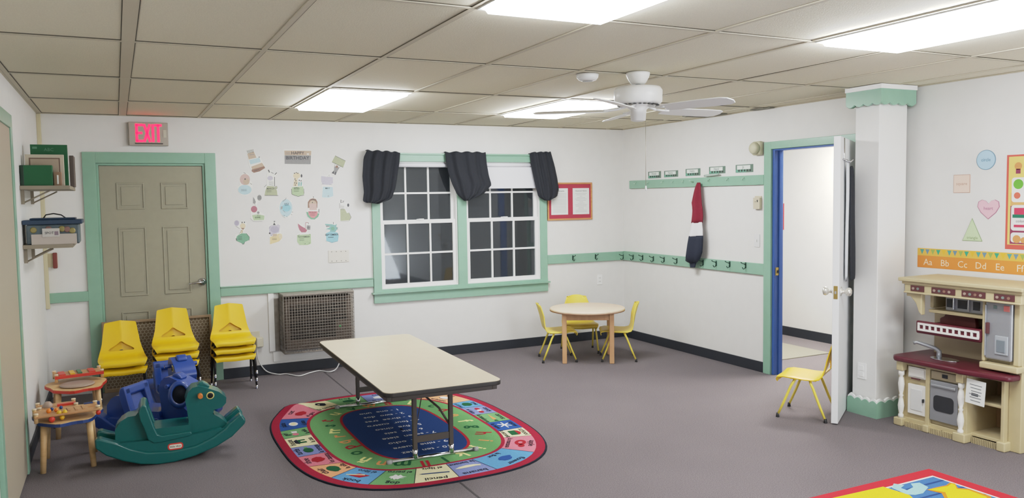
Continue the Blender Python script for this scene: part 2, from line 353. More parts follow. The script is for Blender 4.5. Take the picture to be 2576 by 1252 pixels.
# ================================================================== WINDOW
mb = MB()
cas = lambda x0, x1, z0, z1, d=.024: mb.box(x0, x1, -d, 0, z0, z1, MINT)
cas(2.16, WX0, .69, 2.065); cas(WX1-.0, 4.102, .69, 2.065); cas(3.06+.0, 3.158, .72, 1.99); cas(2.15, 4.112, 1.985, 2.068, .03)
mb.box(2.14, 4.122, -.05, 0, .685, .70, MINT); cas(2.16, 4.104, .594, .685); cas(2.16, 4.104, .70, .727)
mb.box(2.15, 4.112, -.045, 0, 2.052, 2.068, MINT)
trim(12, mb)
mb = MB()
for x0, x1 in ((WX0, 3.06), (3.158, WX1)):
    zm = 1.40
    # jamb liners
    mb.box(x0, x0+.012, -.005, .1, WZ0, WZ1, WHITE); mb.box(x1-.012, x1, -.005, .1, WZ0, WZ1, WHITE); mb.box(x0, x1, -.005, .1, WZ0-.0, WZ0+.012, WHITE); mb.box(x0, x1, -.005, .1, WZ1-.012, WZ1, WHITE)
    for z0, z1, y in ((WZ0+.012, zm, .012), (zm-.03, WZ1-.012, .045)):
        a0, a1 = x0+.012, x1-.012; w = .034
        mb.box(a0, a0+w, y, y+.03, z0, z1, WHITE); mb.box(a1-w, a1, y, y+.03, z0, z1, WHITE); mb.box(a0, a1, y, y+.03, z0, z0+w, WHITE); mb.box(a0, a1, y, y+.03, z1-w, z1, WHITE)
        for k in (1, 2): xx = a0+w+(a1-a0-2*w)*k/3; mb.box(xx-.009, xx+.009, y+.004, y+.026, z0+w, z1-w, WHITE)
        zz = (z0+z1)/2; mb.box(a0+w, a1-w, y+.004, y+.026, zz-.009, zz+.009, WHITE)
win = struct(mb, 'window_1')
for x0, x1 in ((WX0, 3.06), (3.158, WX1)):
    for z0, z1, y in ((WZ0+.04, 1.37, .028), (1.4, WZ1-.04, .061)):
        mb = MB(); mb.add([(x0+.04, y, z0), (x1-.04, y, z0), (x1-.04, y, z1), (x0+.04, y, z1)], [(0, 1, 2, 3)], GLASS); mb.build('window_pane', win)
    mb = MB(); xm = (x0+x1)/2; mb.lathe([(.022, 0), (.02, .008), (.01, .012)], WHITE, 12, Matrix.Translation((xm, .03, 1.4))); mb.box(xm-.005, xm+.05, .0, .012, 1.404, 1.414, WHITE); mb.build('sash_lock', win)
# blinds
SH = mat('roller_shade', (228, 229, 235), .8)
t = thing('window_shade', 'white roller shade rolled up at the top of the left window', 'blind', (2.65, 0, 1.95))
mb = MB(); mb.tube([(-.4, -.012, 0), (.4, -.012, 0)], .022, SH); mb.build('roller', t)
t = thing('window_shade', 'white roller shade pulled a quarter down over the right window', 'blind', (3.59, 0, 1.955))
mb = MB(); mb.tube([(-.42, -.014, 0), (.42, -.014, 0)], .02, SH); mb.build('roller', t)
mb = MB(); mb.box(-.41, .41, -.01, -.008, -.235, 0, SH); mb.box(-.41, .41, -.014, -.004, -.245, -.235, SH); mb.build('shade_cloth', t)
# dark cloths draped over the head casing
Z = lambda x, y, s, ox, oy: (x/s+ox, y/s+oy)
def drape(L_, R_, label, seed):
    rows = []; n = 18
    def at(P, t):
        k = t*(len(P)-1); i = min(int(k), len(P)-2); f = k-i
        return (P[i][0]*(1-f)+P[i+1][0]*f, P[i][1]*(1-f)+P[i+1][1]*f)
    P = []; N = 36
    for r in range(n+1):
        t = r/n; a = at(L_, t); b = at(R_, t); row = []
        for j in range(N+1):
            s = j/N; px, py = a[0]*(1-s)+b[0]*s, a[1]*(1-s)+b[1]*s
            px, py = Z(px, py, 2.845, 880, 340)
            q = hit(px, py, 1, -.085)
            q.y = -.06-.035*math.sin(math.pi*s)-.012*math.sin(s*19+seed+t*1.5)-.006*math.sin(s*41+seed*2)-.012*t
            if r == 0: q.z += .006*math.sin(s*23+seed)
            row.append(q)
        P.append(row)
    top = [Vector((p.x, -.02, p.z-.004)) for p in P[0]]; P.insert(0, top)
    mb = MB(); mb.grid(P, DARK); o = mb.build('draped_cloth', weld=True)
    s = o.modifiers.new('solid', 'SOLIDIFY'); s.thickness = .006; s.offset = 0
    return tag(o, label, 'curtain')
drape([(125, 108), (100, 160), (92, 300), (103, 405), (95, 470), (120, 482)], [(365, 122), (360, 180), (345, 280), (328, 380), (300, 455), (205, 490)], 'charcoal cloth draped over the left end of the window casing', 1)
drape([(688, 120), (695, 190), (712, 270), (738, 345), (775, 425), (825, 468)], [(975, 122), (982, 200), (998, 290), (1018, 355), (960, 420), (850, 467)], 'charcoal cloth draped over the middle of the window casing', 2.3)
drape([(1297, 125), (1305, 200), (1322, 290), (1338, 370), (1355, 440), (1400, 465)], [(1450, 120), (1478, 220), (1496, 310), (1506, 385), (1492, 440), (1430, 467)], 'charcoal cloth draped over the right end of the window casing', 4.1)
# ================================================================== FURNITURE: CHAIRS
def make_shell(peaked, ymat):
    prof = [(-.172, .262, .150), (-.178, .280, .160), (-.170, .296, .168), (-.13, .303, .175), (-.06, .300, .178), (.02, .294, .177), (.08, .294, .175), (.118, .303, .170), (.140, .325, .163), (.152, .36, .152), (.162, .40, .142), (.172, .445, .136), (.184, .49, .129), (.196, .53, .123), (.205, .556, .119), (.208, .564, .113)]
    if not peaked: prof[-3:] = [(.196, .53, .112), (.205, .556, .104), (.209, .57, .085)]
    P = []; N = 20
    for k, (y, z, w) in enumerate(prof):
        row = []
        back = max(0, min(1, (k-7)/4))
        for j in range(N+1):
            u = -1+2*j/N; x = u*w; yy, zz = y, z
            if back > 0:
                yy += -back*(.028*(u*u)) if not peaked else back*(-.016*(1-abs(u))-.012*u*u)+.006*back
                if k == len(prof)-1: zz += (.018*(1-abs(u)) if peaked else -.03*abs(u)**4)
                if k == len(prof)-2 and peaked: zz += .012*(1-abs(u))
            else:
                zz += -.010*(abs(u)**6)+.006*u*u*(1-back)
                if k < 3: zz -= .004*(1-abs(u))
            row.append((x, yy, zz))
        P.append(row)
    mb = MB(); mb.grid(P, ymat); o = mb.build('seat_shell', weld=True)
    s = o.modifiers.new('s', 'SOLIDIFY'); s.thickness = .007; s.offset = 0
    if peaked:
        tri = [(-.090, .340), (-.096, .348), (-.084, .360), (-.034, .390), (-.007, .412), (.007, .412), (.034, .390), (.084, .360), (.096, .348), (.090, .340)]
        c = MB(); c.prism(tri, 0, .4, ymat, lambda u, v, w: Vector((u, w, v))); co = c.build('cut')
        b = o.modifiers.new('b', 'BOOLEAN'); b.object = co; b.operation = 'DIFFERENCE'; b.solver = 'EXACT'
        bpy.context.view_layer.update(); bake(o); bpy.data.objects.remove(co)
        for p in o.data.polygons: p.use_smooth = True
        o.data.shade_smooth() if hasattr(o.data, 'shade_smooth') else None
        w = o.modifiers.new('es', 'EDGE_SPLIT'); w.split_angle = .9
    return o
BLK = mat('black_metal', (34, 33, 34), .35, .3); YMET = mat('yellow_metal', (236, 214, 88), .35)
YEL2 = mat('pale_yellow_plastic', (234, 208, 88), .4)
def make_chair(peaked, legm, ymat, label, group, straight):
    t = thing('child_chair', label, 'chair', (0, 0, 0), 0, group)
    make_shell(peaked, ymat).parent = t
    for sx in (-1, 1):
        mb = MB(); mb.tube([(sx*.12, -.09, .286), (sx*.12, .09, .283)], .009, legm); mb.tube([(-.12, sx*.07, .284), (.12, sx*.07, .284)], .008, legm); mb.build('seat_frame', t)
        for sy in (-1, 1):
            mb = MB()
            mb.tube([(sx*.11, sy*.05, .284), (sx*.138, sy*.052, .280), (sx*.152, sy*.06, .262), (sx*.158, sy*.075, .235), (sx*.163, sy*.12, .12), (sx*.168, sy*.163, .018)], [.0095, .0095, .0095, .0095, .009, .008], legm)
            lg = mb.build('leg', t)
            mb = MB(); mb.lathe([(.010, .03), (.011, .012), (.013, .004), (.013, 0)], CHROME if straight else BLK, 12, Matrix.Translation((sx*.168, sy*.164, 0))); mb.build('foot_cap', lg)
    return t
def toward(dx, dy): return math.atan2(dx, -dy)       # rotate local front (-y) to world direction (dx, dy)
# stacks by the back door
stk = make_chair(True, BLK, YEL, 'x', 'yellow chairs stacked by the back door', True)
DZc = .068
def stack(x, y, rz, n, who, first=False):
    for k in range(n):
        lab = {0: 'lowest', n-1: 'topmost'}.get(k, 'middle')+' yellow child chair of '+who
        loc = (x, y+.014-k*.014, k*DZc)
        if first and k == 0: stk.location = loc; stk.rotation_euler = (0, 0, rz); stk['label'] = lab
        else: copy_tree(stk, loc, rz, lab)
stack(-.085, -.52, toward(.03, -1), 2, 'the short stack beside the wooden toy tables', True)
stack(.315, -.42, toward(.02, -1), 3, 'the stack behind the blue rocking horses')
stack(.778, -.385, toward(0, -1), 3, 'the stack nearest the wall heater')
tb = make_chair(False, YMET, YEL2, 'yellow child chair at the left side of the round wooden table', 'yellow chairs around the round table', False)
tb.location = (3.80, -.755, 0); tb.rotation_euler = (0, 0, toward(.93, -.37))
copy_tree(tb, (4.335, -1.03, 0), toward(-.86, .50), 'yellow child chair at the right side of the round wooden table')
copy_tree(tb, (4.21, -.50, 0), toward(-.36, -.93), 'yellow child chair behind the round table with only its back showing')
c4 = make_chair(True, YMET, YEL, 'yellow child chair standing alone beside the open white door', None, False)
c4.location = (4.378, -3.42, 0); c4.rotation_euler = (0, 0, toward(-.52, .855))
# round table
MAPLE = wood('maple_top', (226, 200, 172), (234, 210, 184), (3, 14, 14), .35); MAPLEL = wood('maple_leg', (196, 152, 112), (206, 164, 124), (20, 20, 3), .45)
t = thing('round_table', 'small round wooden table with four legs in the far corner', 'table', (4.07, -.885, 0), math.radians(-30))
mb = MB(); mb.lathe([(.362, .49), (.37, .493), (.372, .502), (.37, .512), (.364, .515)], MAPLE, 64); mb.build('tabletop', t)
mb = MB(); mb.lathe([(.358, .484), (.371, .487), (.373, .492), (.362, .4905)], wood('maple_edge', (140, 100, 70), (150, 110, 80)), 64); mb.build('edge_band', t)
mb = MB()
for s in (-1, 1): mb.box(-.23, .23, s*.215, s*.235, .42, .49, MAPLEL); mb.box(s*.215, s*.235, -.23, .23, .42, .49, MAPLEL)
mb.build('apron', t, bevel=.003)
for sx in (-1, 1):
    for sy in (-1, 1): mb = MB(); mb.box(sx*.205, sx*.25, sy*.205, sy*.25, 0, .487, MAPLEL); mb.build('leg', t, bevel=.006)
# ================================================================== LONG TABLE
LAM = mat('cream_laminate', (212, 198, 172), .3, noise=.03, nscale=7); BRN = mat('brown_metal', (74, 66, 60), .4, .2)
TZ = .505; tx, ty = 1.645, -2.33; ta = math.radians(-1.6)
t = thing('folding_table', 'rectangular cream topped folding table standing on the round rug', 'table', (tx, ty, 0), ta)
W2, L2 = .367, .957
mb = MB(); mb.prism(rrect(-W2, W2, -L2, L2, .05), TZ-.004, TZ, LAM, lambda u, v, w: Vector((u, v, w))); mb.build('tabletop', t)
mb = MB(); mb.prism(rrect(-W2-.003, W2+.003, -L2-.003, L2+.003, .052), TZ-.03, TZ-.0035, mat('black_edge', (40, 36, 34), .5), lambda u, v, w: Vector((u, v, w))); mb.build('edge_band', t, bevel=.004)
mb = MB()
for s in (-1, 1): mb.box(s*(W2-.02), s*(W2-.05), -L2+.04, L2-.04, TZ-.062, TZ-.03, BRN); mb.box(-W2+.05, W2-.05, s*(L2-.04), s*(L2-.07), TZ-.062, TZ-.03, BRN)
mb.box(-W2+.03, -W2+.035, -L2+.05, L2-.05, TZ-.034, TZ-.03, BRN); mb.build('frame', t, bevel=.003)
for s, ye in ((-1, -.705), (1, .745)):
    fr = thing('leg_frame', None, None, (0, ye, 0)); fr.parent = t
    for q in (-.118, .118):
        mb = MB(); mb.box(q-.014, q+.014, -.012, .012, .03, TZ-.03, BRN); lg = mb.build('leg', fr, bevel=.004)
        mb = MB(); mb.tube([(q, 0, .02), (q, 0, .075)], .017, CHROME, 14); mb.build('leg_ferrule', fr)
    mb = MB(); mb.tube([(-.285, 0, .016), (.285, 0, .016)], .0135, CHROME, 16); mb.build('foot_bar', fr)
    for q in (-1, 1): mb = MB(); mb.tube([(q*.27, 0, .016), (q*.298, 0, .016)], .016, mat('grey_cap', (150, 150, 150), .5), 14); mb.build('foot_cap', fr)
    mb = MB(); mb.box(-.118, .118, -.006, .006, .115, .155, BRN); mb.build('crossbar', fr); mb = MB(); mb.box(-.118, .118, -.006, .006, TZ-.08, TZ-.05, BRN); mb.build('crossbar', fr)
    mb = MB(); mb.tube([(.11, 0, .2), (.06, -s*.05, .30), (-.02, -s*.14, .38), (-.03, -s*.2, TZ-.04)], .007, BRN); mb.tube([(-.11, 0, .2), (-.02, -s*.14, .38)], .003, BRN); mb.build('folding_brace', fr)
# ================================================================== OVAL ALPHABET RUG
C = dict(red=(150, 36, 58), blue=(48, 84, 150), green=(112, 160, 108), cream=(226, 218, 176), lav=(126, 136, 184), pink=(208, 122, 136), orange=(222, 160, 120), sky=(98, 150, 196), dark=(36, 40, 50), white=(225, 225, 225), dgreen=(36, 88, 56), navy=(34, 60, 112), ltg=(104, 152, 98), dred=(160, 40, 50), yel=(226, 222, 150), lor=(214, 150, 96))
RM = {k: mat('rug_'+k, v, .95, noise=.12, nscale=220, bump=.5, spec=.1) for k, v in C.items()}
t_rug = None
rcx, rcy = 1.643, -2.355
HX, HY, RC = .834, 1.145, .60
def rr_pt(hx, hy, r, th):         # point of a squarish oval at polar angle th
    n = 2.9 if hx > .7 else (3.1 if hx > .45 else 3.4)
    q = (abs(math.cos(th)/hx)**n+abs(math.sin(th)/hy)**n)**(-1/n)
    return q*math.cos(th), q*math.sin(th)
def lift(x, y):                   # small ripple where the rug has rucked up at its far left
    d2 = ((x+.52)**2*10+(y-.93)**2*30); return .035*math.exp(-d2*3)
def RP(x, y, z): return Vector((rcx+x, rcy+y, z+lift(x, y)))
mb = MB(); N = 96
def ring(hx0, hy0, r0, hx1, hy1, r1, z, m, a0=0, a1=2*math.pi, n=N, side=False):
    P = []
    for k in range(n+1):
        th = a0+(a1-a0)*k/n; o = rr_pt(hx0, hy0, r0, th); i = rr_pt(hx1, hy1, r1, th)
        P.append([RP(*i, z), RP((o[0]+i[0])/2, (o[1]+i[1])/2, z), RP(*o, z)])
    mb.grid(P, m, False)
ring(HX, HY, RC, HX+.004, HY+.004, RC, .001, RM['dark']); 
# side
P = []
for k in range(N+1):
    o = rr_pt(HX, HY, RC, 2*math.pi*k/N); P.append([RP(*o, .0), RP(*o, .008)])
mb.grid(P, RM['dark'], False)
ring(HX, HY, RC, HX-.008, HY-.008, RC-.01, .008, RM['dark']); ring(HX-.008, HY-.008, RC-.01, HX-.062, HY-.062, RC-.04, .008, RM['red'])
IX, IY, IR = .568, .82, .42
# cells: divider points (outer) measured on the floor, inner follows
div = [((.916, -1.652), (1.15, -1.761)), ((.858, -1.985), (1.088, -1.978)), ((.86, -2.19), (1.08, -2.178)), ((.85, -2.416), (1.083, -2.416)), ((.84, -2.64), (1.09, -2.6)), ((.87, -2.86), (1.12, -2.84)),
       ((.964, -3.108), (1.154, -2.986)), ((1.13, -3.312), (1.292, -3.13)), ((1.365, -3.42), (1.455, -3.2)), ((1.63, -3.43), (1.646, -3.228)), ((1.87, -3.40), (1.819, -3.187)), ((2.185, -3.2), (2.041, -3.034)),
       ((2.38, -2.937), (2.16, -2.86)), ((2.45, -2.75), (2.2, -2.72)), ((2.45, -2.52), (2.215, -2.5)), ((2.45, -2.28), (2.22, -2.27)), ((2.44, -2.04), (2.22, -2.05)), ((2.424, -1.83), (2.2, -1.87)),
       ((2.2, -1.42), (2.03, -1.63)), ((1.94, -1.26), (1.84, -1.55)), ((1.652, -1.24), (1.65, -1.5)), ((1.36, -1.30), (1.44, -1.54)), ((1.12, -1.42), (1.26, -1.6))]
cells = [('blue', 'plate', 'el plato', 'white'), ('green', 'girl', 'la niña', 'pink'), ('cream', 'house', 'la casa', 'dgreen'), ('lav', 'turtle', 'la tortuga', 'green'), ('pink', 'shoe', 'los zapatos', 'dred'), ('orange', 'chair', 'la silla', 'dgreen'), ('sky', 'book', 'el libro', 'dred'),
         ('green', 'dog', 'el perro', 'white'), ('cream', 'pencil', 'el lápiz', 'navy'), ('lav', 'banana', 'la banana', 'cream'), ('sky', 'flower', 'la flor', 'blue'), ('pink', 'apple', 'la manzana', 'dred'),
         ('cream', 'school', 'la escuela', 'dred'), ('blue', 'snow', 'la nieve', 'white'), ('green', 'carrot', 'la zanahoria', 'lor'), ('lav', 'candy', 'el dulce', 'dred'), ('sky', 'tree', 'el árbol', 'dgreen'), ('orange', 'egg', 'el huevo', 'cream'),
         ('pink', 'bird', 'el pájaro', 'blue'), ('lav', 'cow', 'la vaca', 'white'), ('green', 'frog', 'la rana', 'dgreen'), ('cream', 'bell', 'la campana', 'dark'), ('orange', 'fish', 'el pez', 'blue'), ('pink', 'cat', 'el gato', 'dred')]
OX, OY, OR = HX-.062, HY-.062, RC-.04
ao = [math.atan2(o[1]-rcy, o[0]-rcx) for o, i in div]; ai = [math.atan2(i[1]-rcy, i[0]-rcx) for o, i in div]
def unwrap(a):
    r = [a[0]]
    for x in a[1:]:
        while x < r[-1]: x += 2*math.pi
        r.append(x)
    return r
ao = unwrap(ao); ai = unwrap(ai)
ao.append(ao[0]+2*math.pi); ai.append(ai[0]+2*math.pi)
cells[22:] = [cells[23]]          # one cell per gap
def splat(cx, cy, r, seed, ax, ay, n=14, rough=.45):
    rnd = random.Random(seed); return [(cx+(ax[0]*math.cos(2*math.pi*k/n)*r+ay[0]*math.sin(2*math.pi*k/n)*r*.75)*(1-rough*rnd.random()), cy+(ax[1]*math.cos(2*math.pi*k/n)*r+ay[1]*math.sin(2*math.pi*k/n)*r*.75)*(1-rough*rnd.random())) for k in range(n)]
cellorder = ['blue', ]
for k in range(len(div)):
    bg, en, es, fg = cells[k]
    P = []; n = 8
    for j in range(n+1):
        t = j/n; o = rr_pt(OX, OY, OR, ao[k]*(1-t)+ao[k+1]*t); i = rr_pt(IX+.02, IY+.02, IR, ai[k]*(1-t)+ai[k+1]*t)
        P.append([RP(i[0]*(1-s/4)+o[0]*s/4, i[1]*(1-s/4)+o[1]*s/4, .008) for s in range(5)])
    mb.grid(P, RM[bg], False)
    # divider line
    o = Vector((*rr_pt(OX, OY, OR, ao[k]), 0)); i = Vector((*rr_pt(IX+.02, IY+.02, IR, ai[k]), 0)); nn = (o-i).normalized().cross(Vector((0, 0, 1)))*.002
    mb.add([RP(*(q.xy), .0088) for q in (i-nn, o-nn, o+nn, i+nn)], [(0, 1, 2, 3)], RM['dark'])
    am = (ao[k]+ao[k+1])/2; im = (ai[k]+ai[k+1])/2
    O = Vector(rr_pt(OX, OY, OR, am)); I = Vector(rr_pt(IX+.02, IY+.02, IR, im)); up = (O-I).normalized()
    # snap text up-direction like the woven cells
    rt = Vector((up.y, -up.x)); ce = (O+I)/2
    fn = lambda c0: (lambda u, v, w: RP(c0.x+rt.x*u+up.x*v, c0.y+rt.y*u+up.y*v, w))
    mb.text(en, .058, RM['dark'], fn(I.lerp(O, .86)), .0092, .012); mb.text(es, .05, RM['dark'], fn(I.lerp(O, .14)), .0092, .012, .9)
    pts = None; f = fn(ce)
    def shape(pl, c, w=.0092): mb.add([f(u, v, w) for u, v in pl], [tuple(range(len(pl)))], RM[c])
    if en == 'pencil': shape([(-.09, -.007), (.07, -.007), (.09, 0), (.07, .007), (-.09, .007)], 'navy')
    elif en == 'banana': shape([(-.085, -.01), (-.05, -.03), (.0, -.038), (.05, -.03), (.085, -.01), (.05, .0), (0, .002), (-.05, 0), (-.08, .01)][::1], 'cream')
    elif en == 'school': shape([(-.05, -.035), (.05, -.035), (.05, .015), (-.05, .015)], 'dgreen'); shape([(-.055, .015), (.055, .015), (.035, .035), (0, .045), (-.035, .035)], 'dred')
    elif en == 'house': shape([(-.04, -.03), (.04, -.03), (.04, .02), (-.04, .02)], 'dgreen'); shape([(-.055, .02), (.055, .02), (.03, .045), (-.03, .045)], 'dark'); shape([(-.012, -.03), (.012, -.03), (.012, .005), (-.012, .005)], 'cream', .0097)
    elif en == 'snow':
        for a_ in range(6):
            c_, s_ = math.cos(a_*math.pi/3), math.sin(a_*math.pi/3); n_ = (-s_*.008, c_*.008)
            shape([(n_[0], n_[1]*.7), (c_*.06+n_[0], (s_*.06+n_[1])*.7), (c_*.075, s_*.052), (c_*.06-n_[0], (s_*.06-n_[1])*.7), (-n_[0], -n_[1]*.7)], 'white', .0092+.0001*a_)
    elif en == 'carrot': shape([(-.09, 0), (.05, -.014), (.07, 0), (.05, .014)], 'lor'); shape([(.065, -.006), (.1, -.016), (.1, .016), (.065, .006)], 'dgreen')
    elif en == 'candy': shape(circle(-.045, 0, .03, .02, 10), 'dred'); shape(circle(.045, 0, .03, .02, 10), 'dred'); shape(circle(0, 0, .022, .018, 10), 'white', .0096)
    elif en == 'book': shape([(-.06, -.02), (.02, -.03), (.06, .02), (-.02, .03)], 'dred'); shape([(-.02, -.025), (.085, .01), (.08, .02), (-.03, -.014)], 'cream', .0096)
    elif en == 'egg': shape(circle(0, 0, .055, .032, 16), 'dark'); shape(circle(0, 0, .05, .028, 16), 'white', .0096)
    elif en == 'plate': shape(circle(0, 0, .05, .032, 16), 'white'); shape(circle(0, 0, .035, .02, 16), 'cream', .0096)
    elif en == 'girl': shape(circle(-.03, .01, .03, .022, 10), 'pink'); shape([(.0, -.01), (.04, -.02), (.05, .02), (.01, .02)], 'white')
    elif en == 'turtle': shape(circle(0, 0, .05, .032, 12), 'dgreen'); shape(circle(.06, .005, .016, .013, 8), 'ltg')
    elif en == 'apple': shape(circle(-.012, 0, .055, .038, 14), 'dred'); shape(circle(.055, .012, .03, .022, 10), 'dred'); shape(circle(-.012, 0, .02, .015, 10), 'pink', .0096)
    elif en == 'bird': shape([(-.08, 0), (-.02, .01), (0, .04), (.02, .01), (.08, -.01), (.01, -.02), (-.01, -.02)], 'blue')
    else: shape(splat(0, 0, .062, k+3, (1, 0), (0, 1), 16 if en != 'dog' else 26, .35 if en != 'dog' else .6), fg)
ring(IX+.022, IY+.022, IR, IX, IY, IR-.01, .0085, RM['red'])
BX, BY, BR = .332, .655, .29
ring(IX, IY, IR-.01, BX+.018, BY+.018, BR, .008, RM['ltg']); ring(BX+.018, BY+.018, BR, BX, BY, BR-.01, .0085, RM['dred'])
ring(BX, BY, BR-.01, .01, .02, .005, .008, RM['navy'])
letters = [(2.06, -1.86, 'c', 'dgreen'), (2.09, -2.02, 'd', 'dred'), (2.11, -2.2, 'e', 'lor'), (2.11, -2.38, 'f', 'yel'), (2.12, -2.55, 'g', 'dgreen'), (2.1, -2.72, 'h', 'dred'), (2.05, -2.88, 'i', 'lor'), (1.95, -3.0, 'j', 'yel'), (1.80, -3.07, 'k', 'yel'), (1.67, -3.11, 'l', 'dgreen'), (1.54, -3.12, 'll', 'dred'), (1.41, -3.07, 'm', 'dgreen'),
           (1.30, -3.00, 'n', 'lor'), (1.23, -2.88, 'ñ', 'yel'), (1.215, -2.73, 'o', 'dgreen'), (1.21, -2.59, 'p', 'dred'), (1.21, -2.46, 'q', 'lor'), (1.21, -2.31, 'r', 'lor'), (1.21, -2.17, 'rr', 'yel'), (1.215, -2.02, 's', 'dgreen'), (1.23, -1.88, 't', 'dred'),
           (1.33, -1.72, 'u', 'yel'), (1.48, -1.64, 'v', 'dgreen'), (1.63, -1.61, 'w', 'lor'), (1.78, -1.62, 'a', 'dred'), (1.95, -1.70, 'b', 'yel')]
for x, y, ch, c in letters:
    th = math.atan2((y-rcy)*.75, x-rcx); up = Vector((math.cos(th), math.sin(th))); rt = Vector((up.y, -up.x))
    mb.text(ch, .15, RM[c], lambda u, v, w: RP(x-rcx+rt.x*u+up.x*v, y-rcy+rt.y*u+up.y*v, w), .0088, .02)
rows_ = ['1 - one  uno', '2 - two  dos', '3 - three  tres', '4 - four  cuatro', '5 - five  cinco', '6 - six  seis', '7 - seven  siete', '8 - eight  ocho', '9 - nine  nueve', '10 - ten  diez']
for k, s in enumerate(rows_):
    cx_ = rcx+(.0 if k % 2 else .0); cy_ = rcy+.52-k*.115
    mb.text(s, .062, RM['white'], lambda u, v, w: RP(cx_-rcx-v*0-u, cy_-rcy-v, w), .0088, .008)
o = mb.build('area_rug', auto=False); tag(o, 'oval alphabet rug with picture squares, red border and blue centre', 'rug')
# ================================================================== RED BORDERED RUG
t = mb = MB(); RX, RY = 4.08, -4.625; rx0, ry0 = 2.2, -7.0
RR = {k: mat('play_'+k, v, .95, noise=.1, nscale=200, bump=.4, spec=.1) for k, v in dict(red=(200, 52, 62), white=(236, 224, 214), blue=(74, 112, 166), dblue=(50, 76, 124), yellow=(228, 200, 44), lblue=(150, 196, 200), orange=(214, 130, 40), dark=(70, 60, 60), green=(90, 150, 80)).items()}
mb.box(rx0, RX, ry0, RY, 0, .006, RR['red'])
F = lambda pts, c, z: mb.add([(x, y, z) for x, y in pts], [tuple(range(len(pts)))], RR[c])
q = lambda a, b, c, d: [(a, c), (b, c), (b, d), (a, d)]
F(q(rx0+.09, RX-.085, ry0+.09, RY-.085), 'white', .0066); F(q(rx0+.105, RX-.10, ry0+.105, RY-.10), 'blue', .0072)
for k in range(18): F(q(rx0+.105, RX-.10, RY-.17-k*.12, RY-.155-k*.12), 'dblue', .0078)
G = lambda pts, c, z: F([tuple(hit(px/4.472+2000, py/4.472+1150, 2, 0).xy) for px, py in pts], c, z)
G([(990, 345), (1290, 440), (1500, 640), (500, 640), (300, 500)], 'yellow', .0084)
G([(1110, 310), (1230, 330), (1190, 360), (1260, 385), (1330, 350), (1300, 310), (1400, 300), (1500, 350), (1440, 420), (1350, 440), (1250, 430), (1090, 360)], 'lblue', .0084)
G([(1600, 350), (1700, 330), (1740, 300), (1800, 310), (1830, 360), (1960, 370), (2200, 456), (2300, 600), (1750, 600), (1650, 420), (1480, 380)], 'orange', .0084)
G([(1630, 355), (1720, 340), (1760, 312), (1800, 325), (1820, 372), (1950, 385), (2150, 460), (2250, 590), (1770, 590), (1690, 410), (1500, 378)], 'yellow', .009)
o = mb.build('area_rug', auto=False); tag(o, 'play rug with red border, blue planks and yellow shapes in the near right corner', 'rug')
# ================================================================== BACK WALL: exit sign, plates, board
t = thing('exit_sign', 'lit red exit sign in a grey housing above the back door', 'sign', (.197, 0, 2.205))
HG = mat('sign_housing', (176, 170, 160), .5); RED = mat('exit_red', (255, 30, 70), .5, emit=3.2)
mb = MB(); mb.box(-.155, .155, -.05, 0, -.1, .098, HG); mb.box(-.16, -.15, -.03, 0, -.1, .098, HG); mb.build('housing', t, bevel=.006)
mb = MB(); mb.box(-.11, .11, -.054, -.05, -.088, -.078, mat('dark_slot', (90, 80, 78), .6)); mb.box(.115, .14, -.053, -.05, -.03, .035, mat('cream_switch', (200, 195, 180), .5)); mb.build('test_switch', t)
mb = MB()
LT = {'E': [[(-.5, -1), (-.5, 1)], [(-.5, 1), (.5, 1)], [(-.5, 0), (.35, 0)], [(-.5, -1), (.5, -1)]], 'X': [[(-.5, -1), (.5, 1)], [(-.5, 1), (.5, -1)]], 'I': [[(0, -1), (0, 1)]], 'T': [[(0, -1), (0, 1)], [(-.5, 1), (.5, 1)]]}
for ch, cx in (('E', -.072), ('X', -.012), ('I', .034), ('T', .076)):
    for a_, b_ in LT[ch]:
        A_ = Vector((cx+a_[0]*.042, -.052, .006+a_[1]*.068)); B_ = Vector((cx+b_[0]*.042, -.052, .006+b_[1]*.068)); d_ = (B_-A_).normalized(); n_ = Vector((d_.z, 0, -d_.x))*.0098; e_ = d_*.008
        mb.add([A_-n_-e_, B_-n_+e_, B_+n_+e_, A_+n_-e_], [(0, 1, 2, 3)], RED)
mb.build('exit_letters', t)
def plate(name, label, cat, cx, cz, w, h, wall='b', m=WHITE, extra=None, d=.006):
    f = bw() if wall == 'b' else rw()
    o_ = f(cx, cz, 0); t = thing(name, label, cat, o_)
    g = (lambda u, v, w_: f(cx+u, cz+v, w_)-o_)
    mb = MB(); mb.prism([(-w/2, -h/2), (w/2, -h/2), (w/2, h/2), (-w/2, h/2)], 0, d, m, g); mb.build('plate', t, bevel=.002)
    if extra:
        for nm, items in extra.items():
            mb = MB()
            for (u0, u1, v0, v1, d0, d1, mm) in items: mb.prism([(u0, v0), (u1, v0), (u1, v1), (u0, v1)], d0, d1, mm, g)
            mb.build(nm, t)
    return t
CR = mat('cream_plastic', (214, 208, 188), .5); SLOT = mat('slot_dark', (60, 60, 60), .6)
x_, z_ = B(852, 644)
plate('blank_plate', 'wide cream blank cover plate with eight screws below the birthday cutouts', 'cover plate', x_, z_, .2, .118, m=mat('almond', (222, 218, 208), .5), extra={'screw': [(u-.003, u+.003, v-.003, v+.003, .006, .008, SLOT) for u in (-.068, -.023, .023, .068) for v in (-.045, .045)]})
oe = {'receptacle': [(-.017, .017, .006, .034, .006, .008, WHITE), (-.017, .017, -.034, -.006, .006, .008, WHITE)], 'slot': [(u-.0015, u+.0015, v-.005, v+.005, .008, .009, SLOT) for u in (-.007, .007) for v in (.02, -.02)]}
x_, z_ = B(1508, 703); plate('wall_outlet', 'white power outlet on the back wall above the round table', 'outlet', x_, z_, .07, .112, extra=oe)
